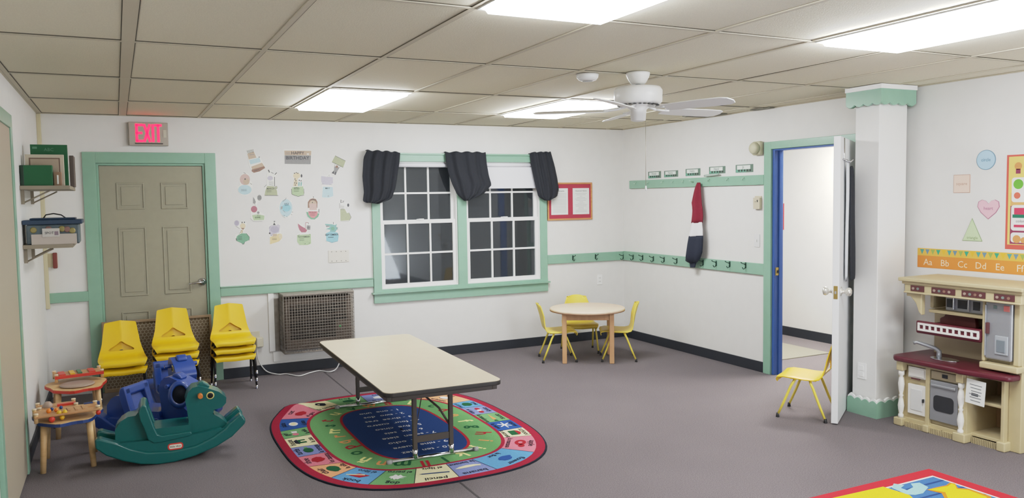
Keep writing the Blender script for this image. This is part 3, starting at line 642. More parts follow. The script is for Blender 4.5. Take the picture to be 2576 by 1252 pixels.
x_, z_ = B(643, 848); ol = plate('wall_outlet', 'cream power outlet with a plug, between stacked chairs and wall heater', 'outlet', x_, z_, .075, .112, m=CR, extra=None)
mb = MB(); mb.box(-.01, .05, -.06, -.006, -.075, .01, CR); tag(mb.build('power_plug', bevel=.006, loc=None), 'boxy cream plug with white cord in the outlet beside the stacked chairs', 'plug').location = (x_+.01, 0, z_-.01)
CORD = mat('white_cord', (218, 218, 216), .5)
pts = [(646, 866), (648, 895), (655, 915), (672, 934), (700, 941), (720, 940), (752, 945), (780, 937), (804, 932), (828, 935), (845, 928), (854, 912)]
P3 = []
for i, (px, py) in enumerate(pts):
    if i < 2: q3 = hit(px, py, 1, -.03)
    elif i >= 10: q3 = hit(px, py, 1, -.22)
    else:
        q3 = hit(px, py, 2, .008)
        if q3.y > -.03: q3 = hit(px, py, 1, -.03)
        q3.z = max(q3.z, .008)
    P3.append(q3)
def smooth(P, n=6):
    o = []
    for i in range(len(P)-1):
        p0, p1, p2, p3 = P[max(i-1, 0)], P[i], P[i+1], P[min(i+2, len(P)-1)]
        for k in range(n):
            t = k/n; o.append(.5*((2*p1)+(p2-p0)*t+(2*p0-5*p1+4*p2-p3)*t*t+(3*p1-p0-3*p2+p3)*t**3))
    return o+[P[-1]]
mb = MB(); mb.tube(smooth(P3), .0055, CORD, 8); tag(mb.build('extension_cord'), 'white power cord trailing along the floor below the wall heater', 'cord')
# ----- heater / air conditioner behind a wire cage
GAL = mat('grey_galvanised', (150, 143, 134), .55, .2, noise=.15, nscale=25); ACB = mat('ac_brown', (98, 86, 76), .7, noise=.2, nscale=12); ACD = mat('ac_dark', (40, 36, 32), .8)
ax0, az1 = B(712, 737, -.22); ax1, _ = B(889, 727, -.22); _, az0 = B(720, 890, -.22)
az1 = B(712, 745, -.22)[1]
ax_w = B(686, 800)[0]
t = thing('wall_air_conditioner', 'brown through-wall air conditioner behind a grey wire cage', 'air conditioner', ((ax0+ax1)/2, 0, az0))
X0, X1, ZZ = -(ax1-ax0)/2, (ax1-ax0)/2, az1-az0
mb = MB(); mb.box(X0+.02, X1-.02, -.18, 0, .02, ZZ-.03, ACB)
# grille louvres
for k in range(15):
    z = .12+k*(ZZ-.2)/15; mb.box(X0+.06, X0+.48, -.186, -.18, z, z+.013, ACD)
for k in range(7): z = ZZ*.52+k*.036; mb.box(X1-.2, X1-.06, -.187, -.18, z, z+.02, ACD)
mb.build('unit_body', t, bevel=.003)
mb = MB(); mb.box(X1-.135, X1-.115, -.186, -.18, ZZ*.385, ZZ*.41, mat('green_display', (60, 150, 80), .4, emit=.3)); mb.build('display', t)
mb = MB()
for k in range(20): z = .01+k*(ZZ-.02)/19; mb.tube([(X0, -.218, z), (X1, -.218, z)], .0026, GAL, 5)
for k in range(27): x = X0+k*(X1-X0)/26; mb.tube([(x, -.22, 0), (x, -.22, ZZ)], .0022, GAL, 5)
for k in range(12): z = .01+k*(ZZ-.02)/11; mb.tube([(X0, 0, z), (X0, -.22, z)], .0022, GAL, 5); mb.tube([(X1, 0, z), (X1, -.22, z)], .0022, GAL, 5)
for k in range(8): y = -k*.22/7; mb.tube([(X0, y, 0), (X0, y, ZZ)], .0018, GAL, 5); mb.tube([(X0, y, 0), (X1, y, 0)], .0018, GAL, 5); mb.tube([(X1, y, 0), (X1, y, ZZ)], .0018, GAL, 5)
for x in (X0, X1):
    for z in (0, ZZ): mb.tube([(x, 0, z), (x, -.22, z)], .005, GAL, 6)
mb.tube([(X0, -.22, 0), (X1, -.22, 0), (X1, -.22, ZZ), (X0, -.22, ZZ), (X0, -.22, 0)], .005, GAL, 6); mb.build('wire_cage', t)
mb = MB(); mb.box(X0-.003, X1+.003, -.225, 0, ZZ, ZZ+.012, GAL); mb.box(X0-.05, X0-.003, -.012, 0, .0, ZZ-.04, GAL); mb.box(X1, X1+.05, -.012, 0, 0, ZZ, GAL); mb.build('top_plate', t, bevel=.003)
mb = MB(); mb.box(X0-.07, X1-.1, -.01, 0, -.1, -.01, WHITE); mb.box(X0-.1, X0-.05, -.016, 0, 0, ZZ+.02, WHITE); mb.build('mounting_panel', t)
# ----- notice board
FRW = wood('board_frame', (190, 130, 84), (204, 148, 100)); CRK = mat('red_felt', (172, 62, 80), .9, noise=.05, nscale=90)
t = thing('notice_board', 'red notice board in a thin wooden frame right of the window', 'notice board', (4.397, 0, 1.562))
mb = MB(); a, b = .283, .205
mb.box(-a, a, -.012, 0, -b, b, CRK); mb.build('felt', t)
mb = MB()
for s in (-1, 1): mb.box(s*a, s*(a-.018), -.02, 0, -b, b, FRW); mb.box(-a, a, -.02, 0, s*b, s*(b-.018), FRW)
mb.build('frame', t, bevel=.002)
PAP = mat('paper', (226, 228, 224), .8); INK = mat('grey_ink', (130, 132, 134), .9); DINK = mat('dark_ink', (70, 72, 76), .9)
for k, (cx, lab) in enumerate(((-.132, 'white printed sheet at the left of the red notice board'), (.14, 'white printed sheet with centred text at the right of the red notice board'))):
    mb = MB(); mb.box(-.105, .105, -.002, 0, -.148, .14, PAP)
    f = lambda u, v, w: Vector((u, -.0022-w, v))
    mb.text('Daily Schedule' if k == 0 else 'Classroom Notice', .02, DINK, lambda u, v, w: f(u, v+.11, w), .0001, .01)
    for r_ in range(14):
        z = .08-r_*.0155; w_ = (.085 if k == 0 else abs(.065*math.cos(r_*.75))+.012)
        mb.add([f(-w_, z, .0001), f(w_, z, .0001), f(w_, z+.004, .0001), f(-w_, z+.004, .0001)], [(0, 1, 2, 3)], mat('faint_ink', (182, 184, 184), .9))
    o = mb.build('notice_sheet', auto=False); o.location = (4.397+cx, -.0125, 1.565); tag(o, lab, 'paper')
# ----- birthday cutouts on the back wall (each one flat card)
def PC(name, c): return mat('card_'+name, c, .7, noise=.04, nscale=60)
K = dict(w=(236, 236, 230), gr=(150, 150, 150), dk=(92, 92, 96), pk=(206, 178, 172), bl=(186, 214, 222), ol=(176, 182, 152), gn=(176, 200, 160), dgn=(128, 172, 146), lv=(176, 172, 190), cr=(226, 210, 178), mr=(176, 120, 132), rd=(216, 146, 150), tan=(196, 176, 156), bn=(150, 124, 112), yl=(226, 206, 160), aq=(150, 200, 214), tl=(136, 180, 176), plv=(196, 192, 206))
K = {k: PC(k, v) for k, v in K.items()}
CROPS = dict(a=(590, 365), b=(700, 370), c=(580, 485), d=(700, 485))
def card(crop, label, base, shapes, texts=()):
    ox, oy = CROPS[crop]
    cv = lambda p: B(p[0]/9.275+ox, p[1]/9.275+oy)
    mb = MB(); f = bw()
    P = [cv(p) for p in base]; mb.prism(P, 0, .0015, K['w'], f)
    for i, (c, pl) in enumerate(shapes):
        P = [cv(p) for p in pl]; mb.add([f(u, v, .0018+.00012*i) for u, v in P], [tuple(range(len(P)))], K[c])
    for (s, x, y, size) in texts:
        u0, v0 = cv((x, y)); mb.text(s, size, K['dk'], lambda u, v, w: f(u0+u, v0+v, w), .0035, .01)
    o = mb.build('birthday_cutout', auto=False); return tag(o, label, 'wall decoration')
ov = lambda cx, cy, rx, ry, n=16: circle(cx, cy, rx, ry, n)
def lines(x0, x1, ys, h=7): return [('dk', [(x0, y), (x1, y-3), (x1, y+h-3), (x0, y+h)]) for y in ys]
def stroke(x0, y0, x1, y1, w=10):
    d = Vector((x1-x0, y1-y0)).normalized(); n = Vector((-d.y, d.x))*w/2
    return [(x0+n.x, y0+n.y), (x1+n.x, y1+n.y), (x1-n.x, y1-n.y), (x0-n.x, y0-n.y)]
card('a', 'layered birthday cake cutout with candles, tilted, top left of the cutouts', [(265, 130), (420, 80), (520, 250), (590, 270), (725, 520), (600, 620), (450, 655), (385, 580), (330, 460), (300, 200)],
     [('tan', [(300, 200), (450, 150), (510, 290), (330, 330)]), ('bl', [(340, 350), (580, 290), (610, 390), (370, 450)]), ('tan', [(390, 500), (640, 410), (700, 500), (420, 600)]), ('bn', [(400, 570), (690, 490), (715, 530), (590, 610), (450, 645), (400, 610)])]+[('dk', stroke(285+k*28, 125-k*6, 325+k*24, 195-k*5, 9)) for k in range(6)]+[('gr', stroke(350, 225, 460, 215, 12)), ('gr', ov(575, 278, 18, 14)), ('dk', stroke(460, 600, 580, 560, 8))])
card('a', 'pink round hedgehog cutout on a pale blue sign, left of the zebra', [(120, 740), (180, 660), (240, 620), (330, 680), (365, 800), (420, 900), (400, 1100), (300, 1170), (150, 1160), (60, 1050), (70, 960), (130, 920), (105, 820)],
     [('pk', ov(240, 800, 120, 130)), ('tan', ov(275, 850, 75, 75)), ('bl', ov(240, 1040, 160, 115)), ('dk', ov(245, 790, 16, 18)), ('gr', stroke(210, 640, 260, 660, 16)), ('gr', stroke(360, 890, 410, 915, 12))]+lines(150, 280, (1030, 1062)))
card('a', 'zebra cutout standing over a grey green sign board', [(780, 570), (830, 570), (930, 660), (1000, 620), (960, 750), (960, 930), (1000, 1000), (1020, 1175), (690, 1180), (700, 980), (760, 900), (750, 720)],
     [('w', [(770, 720), (920, 700), (930, 930), (760, 930)]), ('plv', ov(830, 770, 65, 55)), ('dk', stroke(930, 740, 935, 960, 14))]+[('gr', stroke(800, 850+k*25, 915, 860+k*25, 8)) for k in range(4)]+[('ol', [(760, 950), (920, 960), (990, 1060), (1000, 1165), (700, 1165), (720, 1060)]), ('dk', stroke(790, 575, 815, 635, 24)), ('dk', stroke(940, 685, 985, 640, 18)), ('gr', stroke(850, 630, 910, 660, 16)), ('gr', stroke(690, 980, 750, 920, 12)), ('gr', ov(970, 990, 30, 40, 10)), ('ol', ov(970, 990, 20, 28, 10)), ('dk', stroke(700, 1172, 1020, 1172, 9))]+lines(750, 860, (1055, 1088)), [('MARCH', 840, 1015, .02)])
card('a', 'giraffe cutout with cactus over a green sign, right of the zebra', [(1370, 640), (1440, 610), (1490, 650), (1590, 680), (1570, 760), (1590, 930), (1640, 1000), (1635, 1170), (1470, 1210), (1310, 1150), (1320, 1000), (1370, 950), (1390, 800), (1340, 720)],
     [('cr', ov(1450, 710, 85, 70)), ('cr', [(1400, 760), (1470, 770), (1470, 950), (1370, 960)]), ('dk', ov(1562, 715, 20, 40)), ('gn', [(1340, 980), (1600, 960), (1620, 1150), (1480, 1195), (1330, 1140)]), ('tl', stroke(1505, 860, 1500, 950, 30)), ('tl', stroke(1558, 860, 1550, 950, 30))]+[('dk', ov(x, y, 12, 16, 8)) for x, y in ((1397, 655), (1438, 640), (1475, 655), (1410, 790), (1430, 830), (1405, 880), (1445, 885), (1415, 930), (1510, 820), (1550, 830))]+lines(1380, 1500, (1043, 1075))+[('dk', stroke(1340, 1145, 1480, 1195, 8)), ('dk', stroke(1480, 1195, 1625, 1160, 8)), ('dk', stroke(1335, 1140, 1330, 1020, 8)), ('dk', stroke(1615, 1010, 1620, 1130, 8))], [('APRIL', 1450, 1005, .022)])
card('b', 'plank sign cutout lettered Happy Birthday, top centre of the cutouts', [(120, 50), (270, 55), (780, 75), (770, 415), (150, 400)],
     [('tan', [(140, 80), (770, 85), (765, 190), (145, 185)]), ('gr', [(145, 195), (765, 200), (755, 400), (150, 390)]), ('gr', stroke(170, 120, 270, 125, 10)), ('gr', stroke(170, 150, 280, 155, 10)), ('dk', stroke(150, 188, 760, 197, 5)), ('w', ov(690, 160, 30, 14))], [('HAPPY', 450, 140, .04), ('BIRTHDAY', 450, 255, .045)])
card('b', 'person cutout holding up a blank grey green placard, top right of the cutouts', [(1320, 190), (1585, 320), (1520, 485), (1440, 470), (1395, 560), (1345, 660), (1240, 620), (1300, 500), (1320, 400), (1240, 350)],
     [('ol', [(1325, 200), (1570, 320), (1515, 475), (1250, 345)]), ('dk', stroke(1325, 200, 1570, 320, 9)), ('dk', stroke(1250, 345, 1515, 475, 9)), ('gr', [(1305, 450), (1430, 470), (1380, 560), (1340, 650), (1245, 600), (1300, 540)]), ('dk', [(1290, 545), (1300, 620), (1245, 610)]), ('dk', [(1330, 570), (1350, 580), (1335, 650), (1310, 640)]), ('bn', ov(1365, 455, 32, 30)), ('dk', stroke(1325, 395, 1310, 460, 6)), ('dk', stroke(1450, 450, 1400, 500, 6))])
card('b', 'lilac elephant cutout over a pale blue sign below the placard', [(990, 660), (1130, 660), (1190, 600), (1260, 690), (1290, 800), (1270, 900), (1290, 1150), (1180, 1190), (1010, 1180), (1010, 900), (990, 800)],
     [('plv', [(1000, 670), (1130, 690), (1270, 700), (1280, 840), (1190, 880), (1030, 870), (1000, 800)]), ('bl', [(1040, 920), (1270, 930), (1285, 1140), (1170, 1180), (1020, 1170)]), ('gr', stroke(1150, 690, 1190, 640, 6)), ('gr', stroke(1190, 640, 1205, 700, 6)), ('gr', stroke(1010, 865, 1060, 850, 8)), ('gr', stroke(1200, 875, 1260, 880, 8)), ('gr', ov(1165, 1140, 16, 10))], [('MAY', 1150, 960, .022)])
card('c', 'flamingo cutout seen from behind with dotted balloon over a green sign', [(510, 80), (560, 120), (610, 100), (640, 40), (720, 60), (720, 160), (650, 200), (600, 290), (640, 400), (800, 520), (800, 640), (540, 665), (460, 590), (470, 440), (450, 370), (530, 280)],
     [('gr', [(525, 90), (560, 140), (590, 210), (570, 260), (525, 240)]), ('mr', ov(548, 380, 75, 78)), ('gr', ov(672, 112, 54, 68)), ('gn', [(500, 520), (640, 500), (790, 530), (780, 630), (540, 640)]), ('gr', stroke(560, 260, 585, 300, 8)), ('gr', ov(645, 460, 30, 30))]+[('dk', ov(645+k % 3*26, 80+k//3*26, 8, 8, 6)) for k in range(9)]+[('dk', stroke(620, 525, 650, 522, 7)), ('dk', stroke(670, 525, 695, 520, 7)), ('dk', stroke(560, 575, 585, 570, 7)), ('gr', stroke(460, 590, 530, 660, 5)), ('gr', stroke(530, 662, 740, 662, 5))], [('JUNE', 640, 570, .02)])
card('c', 'pale blue whale cutout with a water spout, centre of the cutouts', [(1150, 200), (1270, 130), (1420, 190), (1440, 380), (1465, 480), (1390, 580), (1290, 590), (1160, 480), (1110, 350)],
     [('bl', ov(1290, 350, 150, 205, 20)), ('aq', ov(1300, 350, 105, 85)), ('gr', stroke(1215, 200, 1290, 140, 16)), ('gr', stroke(1290, 140, 1298, 110, 10)), ('gr', [(1170, 320), (1215, 310), (1210, 370), (1170, 390)])]+[('dk', stroke(x, y, x+25, y+12, 9)) for x, y in ((1240, 520), (1300, 550), (1410, 500), (1430, 440))]+[('dk', stroke(1265, 293, 1355, 282, 9)), ('gr', stroke(1220, 400, 1270, 450, 8)), ('gr', stroke(1200, 530, 1280, 585, 5))], [('JULY', 1310, 255, .02)])
card('d', 'bear cutout in a brown hood holding a watermelon slice', [(690, 200), (740, 140), (830, 60), (900, 150), (925, 360), (975, 370), (970, 520), (880, 630), (770, 645), (670, 560), (640, 430), (700, 400)],
     [('bn', [(690, 210), (740, 145), (810, 125), (880, 145), (915, 210), (910, 350), (690, 350)]), ('tan', ov(805, 270, 90, 100)), ('pk', [(725, 250), (890, 250), (900, 400), (725, 400)]), ('dgn', [(650, 440), (960, 480), (930, 560), (850, 620), (760, 615), (680, 550)]), ('rd', [(700, 425), (920, 430), (910, 520), (830, 590), (760, 570), (705, 500)]), ('dk', stroke(820, 75, 822, 120, 12)), ('dk', ov(797, 222, 14, 12)), ('gr', [(935, 380), (960, 370), (960, 470), (930, 450)]), ('dk', stroke(760, 160, 870, 165, 14))]+lines(740, 850, (495, 525), 6), [('AUGUST', 805, 455, .018)])
card('d', 'white zebra cutout beside a grey green ribbon, right of the bear', [(1440, 130), (1500, 150), (1545, 180), (1560, 240), (1650, 250), (1640, 320), (1560, 330), (1600, 430), (1650, 450), (1710, 580), (1670, 660), (1440, 675), (1400, 620), (1420, 250)],
     [('w', ov(1570, 270, 80, 60)), ('dk', ov(1630, 285, 24, 40)), ('dk', [(1455, 150), (1495, 190), (1535, 180), (1520, 220), (1450, 230)]), ('w', [(1470, 170), (1490, 195), (1520, 195), (1500, 215), (1465, 215)]), ('gr', stroke(1430, 240, 1435, 360, 12)), ('ol', [(1445, 380), (1550, 370), (1600, 470), (1650, 460), (1700, 570), (1660, 640), (1450, 650)]), ('gr', stroke(1650, 460, 1700, 570, 14)), ('gr', stroke(1700, 570, 1655, 645, 14)), ('gr', stroke(1450, 660, 1650, 660, 6))]+[('gr', stroke(1450, 300+k*22, 1535, 310+k*22, 7)) for k in range(5)])
card('c', 'giraffe cutout with a lilac balloon over a dark green sign, lowest left', [(80, 690), (140, 635), (210, 700), (270, 650), (330, 650), (380, 710), (340, 850), (290, 930), (400, 950), (450, 1040), (430, 1120), (330, 1150), (320, 1210), (250, 1210), (200, 1150), (90, 1090), (110, 980), (190, 940), (220, 830), (90, 760)],
     [('plv', ov(143, 705, 58, 68)), ('lv', ov(143, 700, 50, 58)), ('cr', ov(285, 770, 65, 65)), ('bn', [(235, 815), (330, 820), (290, 860)]), ('dk', ov(268, 688, 14, 20, 8)), ('dk', ov(325, 685, 14, 18, 8)), ('dgn', [(180, 980), (260, 940), (370, 945), (440, 1030), (430, 1100), (330, 1145), (310, 1190), (270, 1180), (130, 1110), (140, 1020)]), ('cr', stroke(280, 860, 240, 940, 40))]+[('dk', ov(x, y, 8, 10, 6)) for x, y in ((245, 875), (268, 890), (235, 912), (278, 920), (205, 938))]+lines(175, 270, (1020, 1052, 1085))+[('dk', stroke(370, 945, 440, 1030, 8)), ('dk', stroke(440, 1035, 430, 1110, 8)), ('dk', stroke(130, 1060, 150, 1110, 14)), ('dk', stroke(330, 1145, 310, 1190, 8)), ('gr', stroke(120, 770, 210, 830, 5)), ('dk', stroke(270, 1190, 320, 1190, 9))])
card('c', 'lilac elephant cutout with a party hat over a yellow sign', [(880, 770), (960, 740), (1020, 640), (1070, 740), (1150, 720), (1160, 900), (1220, 990), (1190, 1090), (910, 1220), (905, 1010), (870, 930)],
     [('plv', [(895, 790), (960, 750), (1040, 765), (1110, 730), (1155, 760), (1135, 920), (1000, 960), (950, 1010), (900, 950)]), ('lv', ov(1030, 850, 100, 80)), ('yl', [(920, 1030), (1130, 950), (1200, 970), (1205, 1050), (1130, 1130), (920, 1200)]), ('tan', [(980, 960), (1080, 950), (1080, 1010), (980, 1020)]), ('dk', [(985, 750), (1018, 690), (1055, 752)]), ('dk', stroke(1000, 668, 1045, 665, 10)), ('dk', stroke(1022, 650, 1022, 690, 10)), ('dk', ov(912, 940, 20, 20)), ('gr', stroke(935, 770, 900, 830, 7)), ('gr', stroke(935, 990, 960, 1000, 14)), ('cr', ov(1165, 1010, 42, 62))]+lines(965, 1080, (1055, 1088), 7))
card('d', 'pink flamingo cutout with a gift over a green sign, lowest row', [(440, 690), (500, 720), (600, 790), (640, 680), (700, 650), (750, 740), (750, 870), (690, 900), (770, 980), (770, 1180), (700, 1230), (500, 1230), (430, 1150), (430, 960), (520, 920), (460, 820)],
     [('mr', [(455, 710), (530, 770), (620, 820), (675, 870), (640, 920), (540, 920), (490, 860), (465, 790)]), ('mr', stroke(640, 690, 628, 840, 12)), ('mr', stroke(640, 690, 700, 690, 12)), ('dk', stroke(700, 690, 708, 730, 10)), ('gr', [(660, 755), (750, 760), (745, 862), (662, 855)]), ('dk', stroke(705, 760, 703, 860, 8)), ('dk', stroke(662, 808, 748, 810, 8)), ('gn', [(440, 980), (760, 960), (765, 1180), (690, 1215), (500, 1215), (440, 1140)])]+lines(490, 600, (1070, 1105), 8)+[('dk', stroke(470, 1010, 490, 970, 8)), ('dk', stroke(445, 990, 465, 1010, 6)), ('dk', stroke(720, 965, 745, 960, 8)), ('dk', stroke(615, 1195, 635, 1175, 12)), ('dk', stroke(710, 1180, 735, 1160, 8))], [('NOVEMBER', 600, 1025, .021)])
card('d', 'teal crocodile cutout with open jaws over a blue sign', [(1080, 710), (1250, 720), (1280, 670), (1330, 740), (1380, 720), (1360, 790), (1390, 880), (1420, 960), (1410, 1100), (1350, 1160), (1150, 1165), (1090, 1060), (1095, 920), (1190, 880), (1100, 850)],
     [('tl', [(1090, 720), (1250, 730), (1320, 750), (1370, 720), (1350, 790), (1385, 820), (1340, 900), (1270, 950), (1200, 930), (1210, 860), (1100, 845), (1180, 810), (1215, 780), (1090, 745)]), ('aq', [(1110, 940), (1200, 900), (1380, 920), (1410, 1000), (1390, 1130), (1250, 1165), (1120, 1120)]), ('dk', stroke(1283, 680, 1283, 730, 12)), ('gr', [(1100, 755), (1190, 765), (1210, 785), (1120, 800)]), ('dgn', ov(1270, 830, 45, 40))]+[('dk', stroke(1360, 800+25*k, 1392, 812+25*k, 8)) for k in range(3)]+[('gr', ov(1110+20*k, 1150-abs(k-7)*4, 6, 6, 6)) for k in range(14)]+lines(1160, 1290, (1028,), 12), [('SEPTEMBER', 1250, 975, .026)])
# ================================================================== RIGHT WALL: hooks, cards, coat
HOOKM = mat('hook_metal', (56, 84, 74), .35, .6)
def hook(o_, f, label, grp):
    t = thing('coat_hook', label, 'hook', o_, 0, grp); g = lambda u, v, w: f(u, v, w)-f(0, 0, 0)
    mb = MB(); mb.prism([(-.008, -.026), (.008, -.026), (.008, .026), (-.008, .026)], 0, .004, HOOKM, g); mb.build('back_plate', t, bevel=.001)
    mb = MB(); mb.tube([g(0, .005, .003), g(0, .014, .02), g(0, .018, .04), g(0, .03, .058)], [.004, .004, .0035, .005], HOOKM, 8)
    mb.tube([g(0, -.005, .003), g(0, -.03, .012), g(0, -.035, .028), g(0, -.018, .04)], [.004, .004, .0035, .005], HOOKM, 8); mb.build('prong', t)
GRP = 'dark coat hooks along the mint rail'
for px, py, lab in ((1441, 648, 'dark coat hook on the mint rail nearest the window'), (1498, 645, 'dark coat hook on the back wall rail, nearer the room corner')):
    p = hit(px, py, 1, -.022); hook(p, lambda u, v, w: Vector((u, -w, v)), lab, GRP)
hl = [(1568, 645), (1593, 646), (1617, 647), (1644, 650), (1671, 652), (1703, 655), (1769, 660), (1802, 662), (1836, 664), (1876, 667)]
nth = ['first', 'second', 'third', 'fourth', 'fifth']
for k, (px, py) in enumerate(hl):
    p = hit(px, py, 0, XR-.022)
    if k < 6: lab = (nth[k] if k < 5 else 'sixth')+' coat hook from the corner on the right wall rail'
    else: lab = ['dark coat hook just right of the hanging coat, on the lower rail', 'dark coat hook third from the doorway on the lower rail', 'dark coat hook second from the doorway on the lower rail', 'dark coat hook nearest the doorway on the lower rail'][k-6]
    hook(p, lambda u, v, w: Vector((-w, -u, v)), lab, GRP)
MINTD = mat('mint_peg', (176, 206, 186), .3)
for k, px in enumerate((1600, 1632, 1668, 1694, 1720, 1785, 1832, 1872)):
    p = hit(px, 458, 0, XR-.022); p.z = 1.735+.015
    mb = MB(); mb.tube([(0, 0, .01), (-.012, 0, .006), (-.02, 0, -.012), (-.03, 0, .0)], [.004, .003, .003, .004], MINTD, 8)
    o = mb.build('painted_hook'); o.location = p; tag(o, 'small mint painted hook on the upper rail', 'hook', 'painted hooks on the upper mint rail')
def namecard(x0, x1, yt, yb, name, lab):
    a = Rw(x0, yt[0]); b = Rw(x1, yt[1]); c = Rw(x0, yb[0]); d_ = Rw(x1, yb[1]); w = b[0]-a[0]; h = (a[1]-c[1]+b[1]-d_[1])/2
    cx, cz = (a[0]+b[0])/2, (a[1]+c[1]+b[1]+d_[1])/4; f = rw(); o_ = f(cx, cz, 0); g = lambda u, v, w_: f(cx+u, cz+v, w_)-o_
    mb = MB(); mb.prism([(-w/2, -h/2), (w/2, -h/2), (w/2, h/2), (-w/2, h/2)], 0, .002, mat('card_border', (108, 128, 116), .7), g)
    q = lambda u0, u1, v0, v1, m_, z: mb.add([g(u0, v0, z), g(u1, v0, z), g(u1, v1, z), g(u0, v1, z)], [(0, 1, 2, 3)], m_)
    q(-w*.42, w*.34, -h*.1, h*.4, mat('card_white', (222, 228, 222), .7), .0022); q(-w*.48, w*.1, -h*.46, -h*.12, mat('card_green', (110, 160, 140), .7), .0022)
    for k in range(5):
        u = -w*.3+k*w*.16; mb.add([g(u+a_*1, v_, .0026) for a_, v_ in circle(0, -h*.25, w*.055, h*.14, 8)], [tuple(range(8))], mat('card_dark', (62, 72, 66), .7))
    mb.text(name, h*.5, mat('card_ink', (130, 140, 136), .8), lambda u, v, w_: g(u-w*.04, v+h*.15, w_), .0028, .01)
    o = mb.build('name_card', auto=False); o.location = o_; tag(o, lab, 'name card', 'name cards above the upper rail')
namecard(1631, 1663, (432, 430), (449, 447), 'Hook', 'small bordered name card leftmost above the upper mint rail')
namecard(1671, 1706, (430, 428), (446, 444), 'Name', 'small bordered name card second from the left above the upper rail')
namecard(1725, 1762, (426, 422), (444, 440), 'Hello', 'bordered name card right above the hanging coat')
namecard(1784, 1825, (420, 417), (438, 435), 'Hazel', 'bordered name card above the clear tube on the upper rail')
namecard(1851, 1895, (415, 412), (435, 432), 'Jr.', 'largest bordered name card, nearest the doorway')
p = hit(1772, 442, 0, XR-.03); p2 = hit(1808, 438, 0, XR-.03)
mb = MB(); mb.tube([p+Vector((0, 0, 0)), p.lerp(p2, .15), p2], [.009, .011, .008], mat('clear_plastic', (176, 190, 182), .2)); o = mb.build('marker_tube'); tag(o, 'slim grey marker tube lying on the upper mint rail', 'marker')
# hanging coat in three bands
def band(mb, L_, R_, m, k0):
    P = []; N = 20; n = 10
    def at(P_, t):
        k = t*(len(P_)-1); i = min(int(k), len(P_)-2); f_ = k-i; return (P_[i][0]*(1-f_)+P_[i+1][0]*f_, P_[i][1]*(1-f_)+P_[i+1][1]*f_)
    for r_ in range(n+1):
        t = r_/n; a = at(L_, t); b = at(R_, t); row = []
        for j in range(N+1):
            s = j/N; px, py = Z(a[0]*(1-s)+b[0]*s, a[1]*(1-s)+b[1]*s, 3.295, 1520, 340); q_ = hit(px, py, 0, XR-.1)
            w_ = abs(b[0]-a[0])/120; q_.x = XR-.05-.075*w_*math.sin(math.pi*s)-.012*w_*math.sin(s*13+k0)-.02*(k0+t)/3; row.append(q_)
        P.append(row)
    mb.grid(P, m)
mb = MB()
band(mb, [(738, 392), (724, 430), (712, 490), (700, 560), (708, 610), (706, 670), (700, 726)], [(762, 392), (766, 430), (770, 490), (776, 560), (786, 620), (790, 680), (786, 726)], mat('maroon_cloth', (128, 30, 50), .85, noise=.1, nscale=200), 0)
t = thing('coat', 'maroon, white and navy child coat hanging from the upper rail hook', 'coat', hit(1745, 480, 0, XR-.05))
def cb(name, *a):
    mb = MB(); band(mb, *a); o = mb.build(name, weld=True, loc=t.location); o.location = (0, 0, 0); o.parent = t; s = o.modifiers.new('s', 'SOLIDIFY'); s.thickness = .008; return o
cb('maroon_top', [(738, 392), (724, 430), (712, 490), (700, 560), (708, 610), (706, 670), (700, 726)], [(762, 392), (766, 430), (770, 490), (776, 560), (786, 620), (790, 680), (786, 726)], mat('maroon_cloth', (128, 30, 50)), 0)
cb('white_band', [(700, 726), (692, 790), (683, 838)], [(786, 720), (796, 780), (800, 836)], mat('white_cloth', (226, 224, 226), .85), 1)
cb('navy_body', [(683, 836), (670, 920), (658, 1040), (672, 1052), (690, 1060)], [(801, 832), (802, 900), (798, 970), (778, 1030), (742, 1062)], mat('navy_cloth', (36, 42, 58), .85, noise=.1, nscale=200), 2)
cb('navy_cuff', [(690, 1050), (694, 1075), (697, 1096)], [(744, 1050), (740, 1075), (736, 1098)], mat('navy_cloth', (36, 42, 58)), 2.6)
mb = MB(); p = hit(1744, 457, 0, XR-.022); mb.tube([p, p+Vector((-.03, 0, .002)), p+Vector((-.05, 0, .012))], .005, MINTD, 8)
o = mb.build('painted_hook'); tag(o, 'mint painted hook holding the maroon and navy coat', 'hook')
# alarm, thermostat, switch
x_, z_ = Rw(1911, 373); o_ = rw()(x_, z_, 0); t = thing('alarm_sounder', 'beige rounded alarm sounder on the wall beside the doorway top', 'alarm', o_)
CREAM = mat('aged_cream', (196, 192, 166), .5)
mb = MB(); mb.box(-.05, 0, -.055, .055, -.062, .062, CREAM); mb.build('base', t, bevel=.02, seg=4)
mb = MB(); mb.lathe([(.052, 0), (.052, .03), (.044, .042), (.02, .048)], CREAM, 24, Matrix.Translation((-.045, 0, 0))@Matrix.Rotation(-math.pi/2, 4, 'Y')); mb.build('sounder', t)
x_, z_ = Rw(1908, 508); plate('thermostat', 'beige wall thermostat right of the hanging coat, beside the doorway', 'thermostat', x_, z_, .085, .11, 'r', mat('beige_plastic', (200, 190, 168), .5), {'cover': [(-.035, .045, -.062, .04, .006, .03, mat('beige_plastic', (200, 190, 168)))], 'dial': [(.012, .022, 0, .02, .03, .032, SLOT), (-.012, -.006, 0, .006, .03, .032, SLOT)]})
x_, z_ = Rw(1905, 605); plate('light_switch', 'white light switch below the thermostat beside the doorway', 'switch', x_, z_, .072, .116, 'r', mat('switch_white', (222, 222, 222), .4), {'toggle': [(-.004, .004, -.008, .01, .006, .016, WHITE)]})
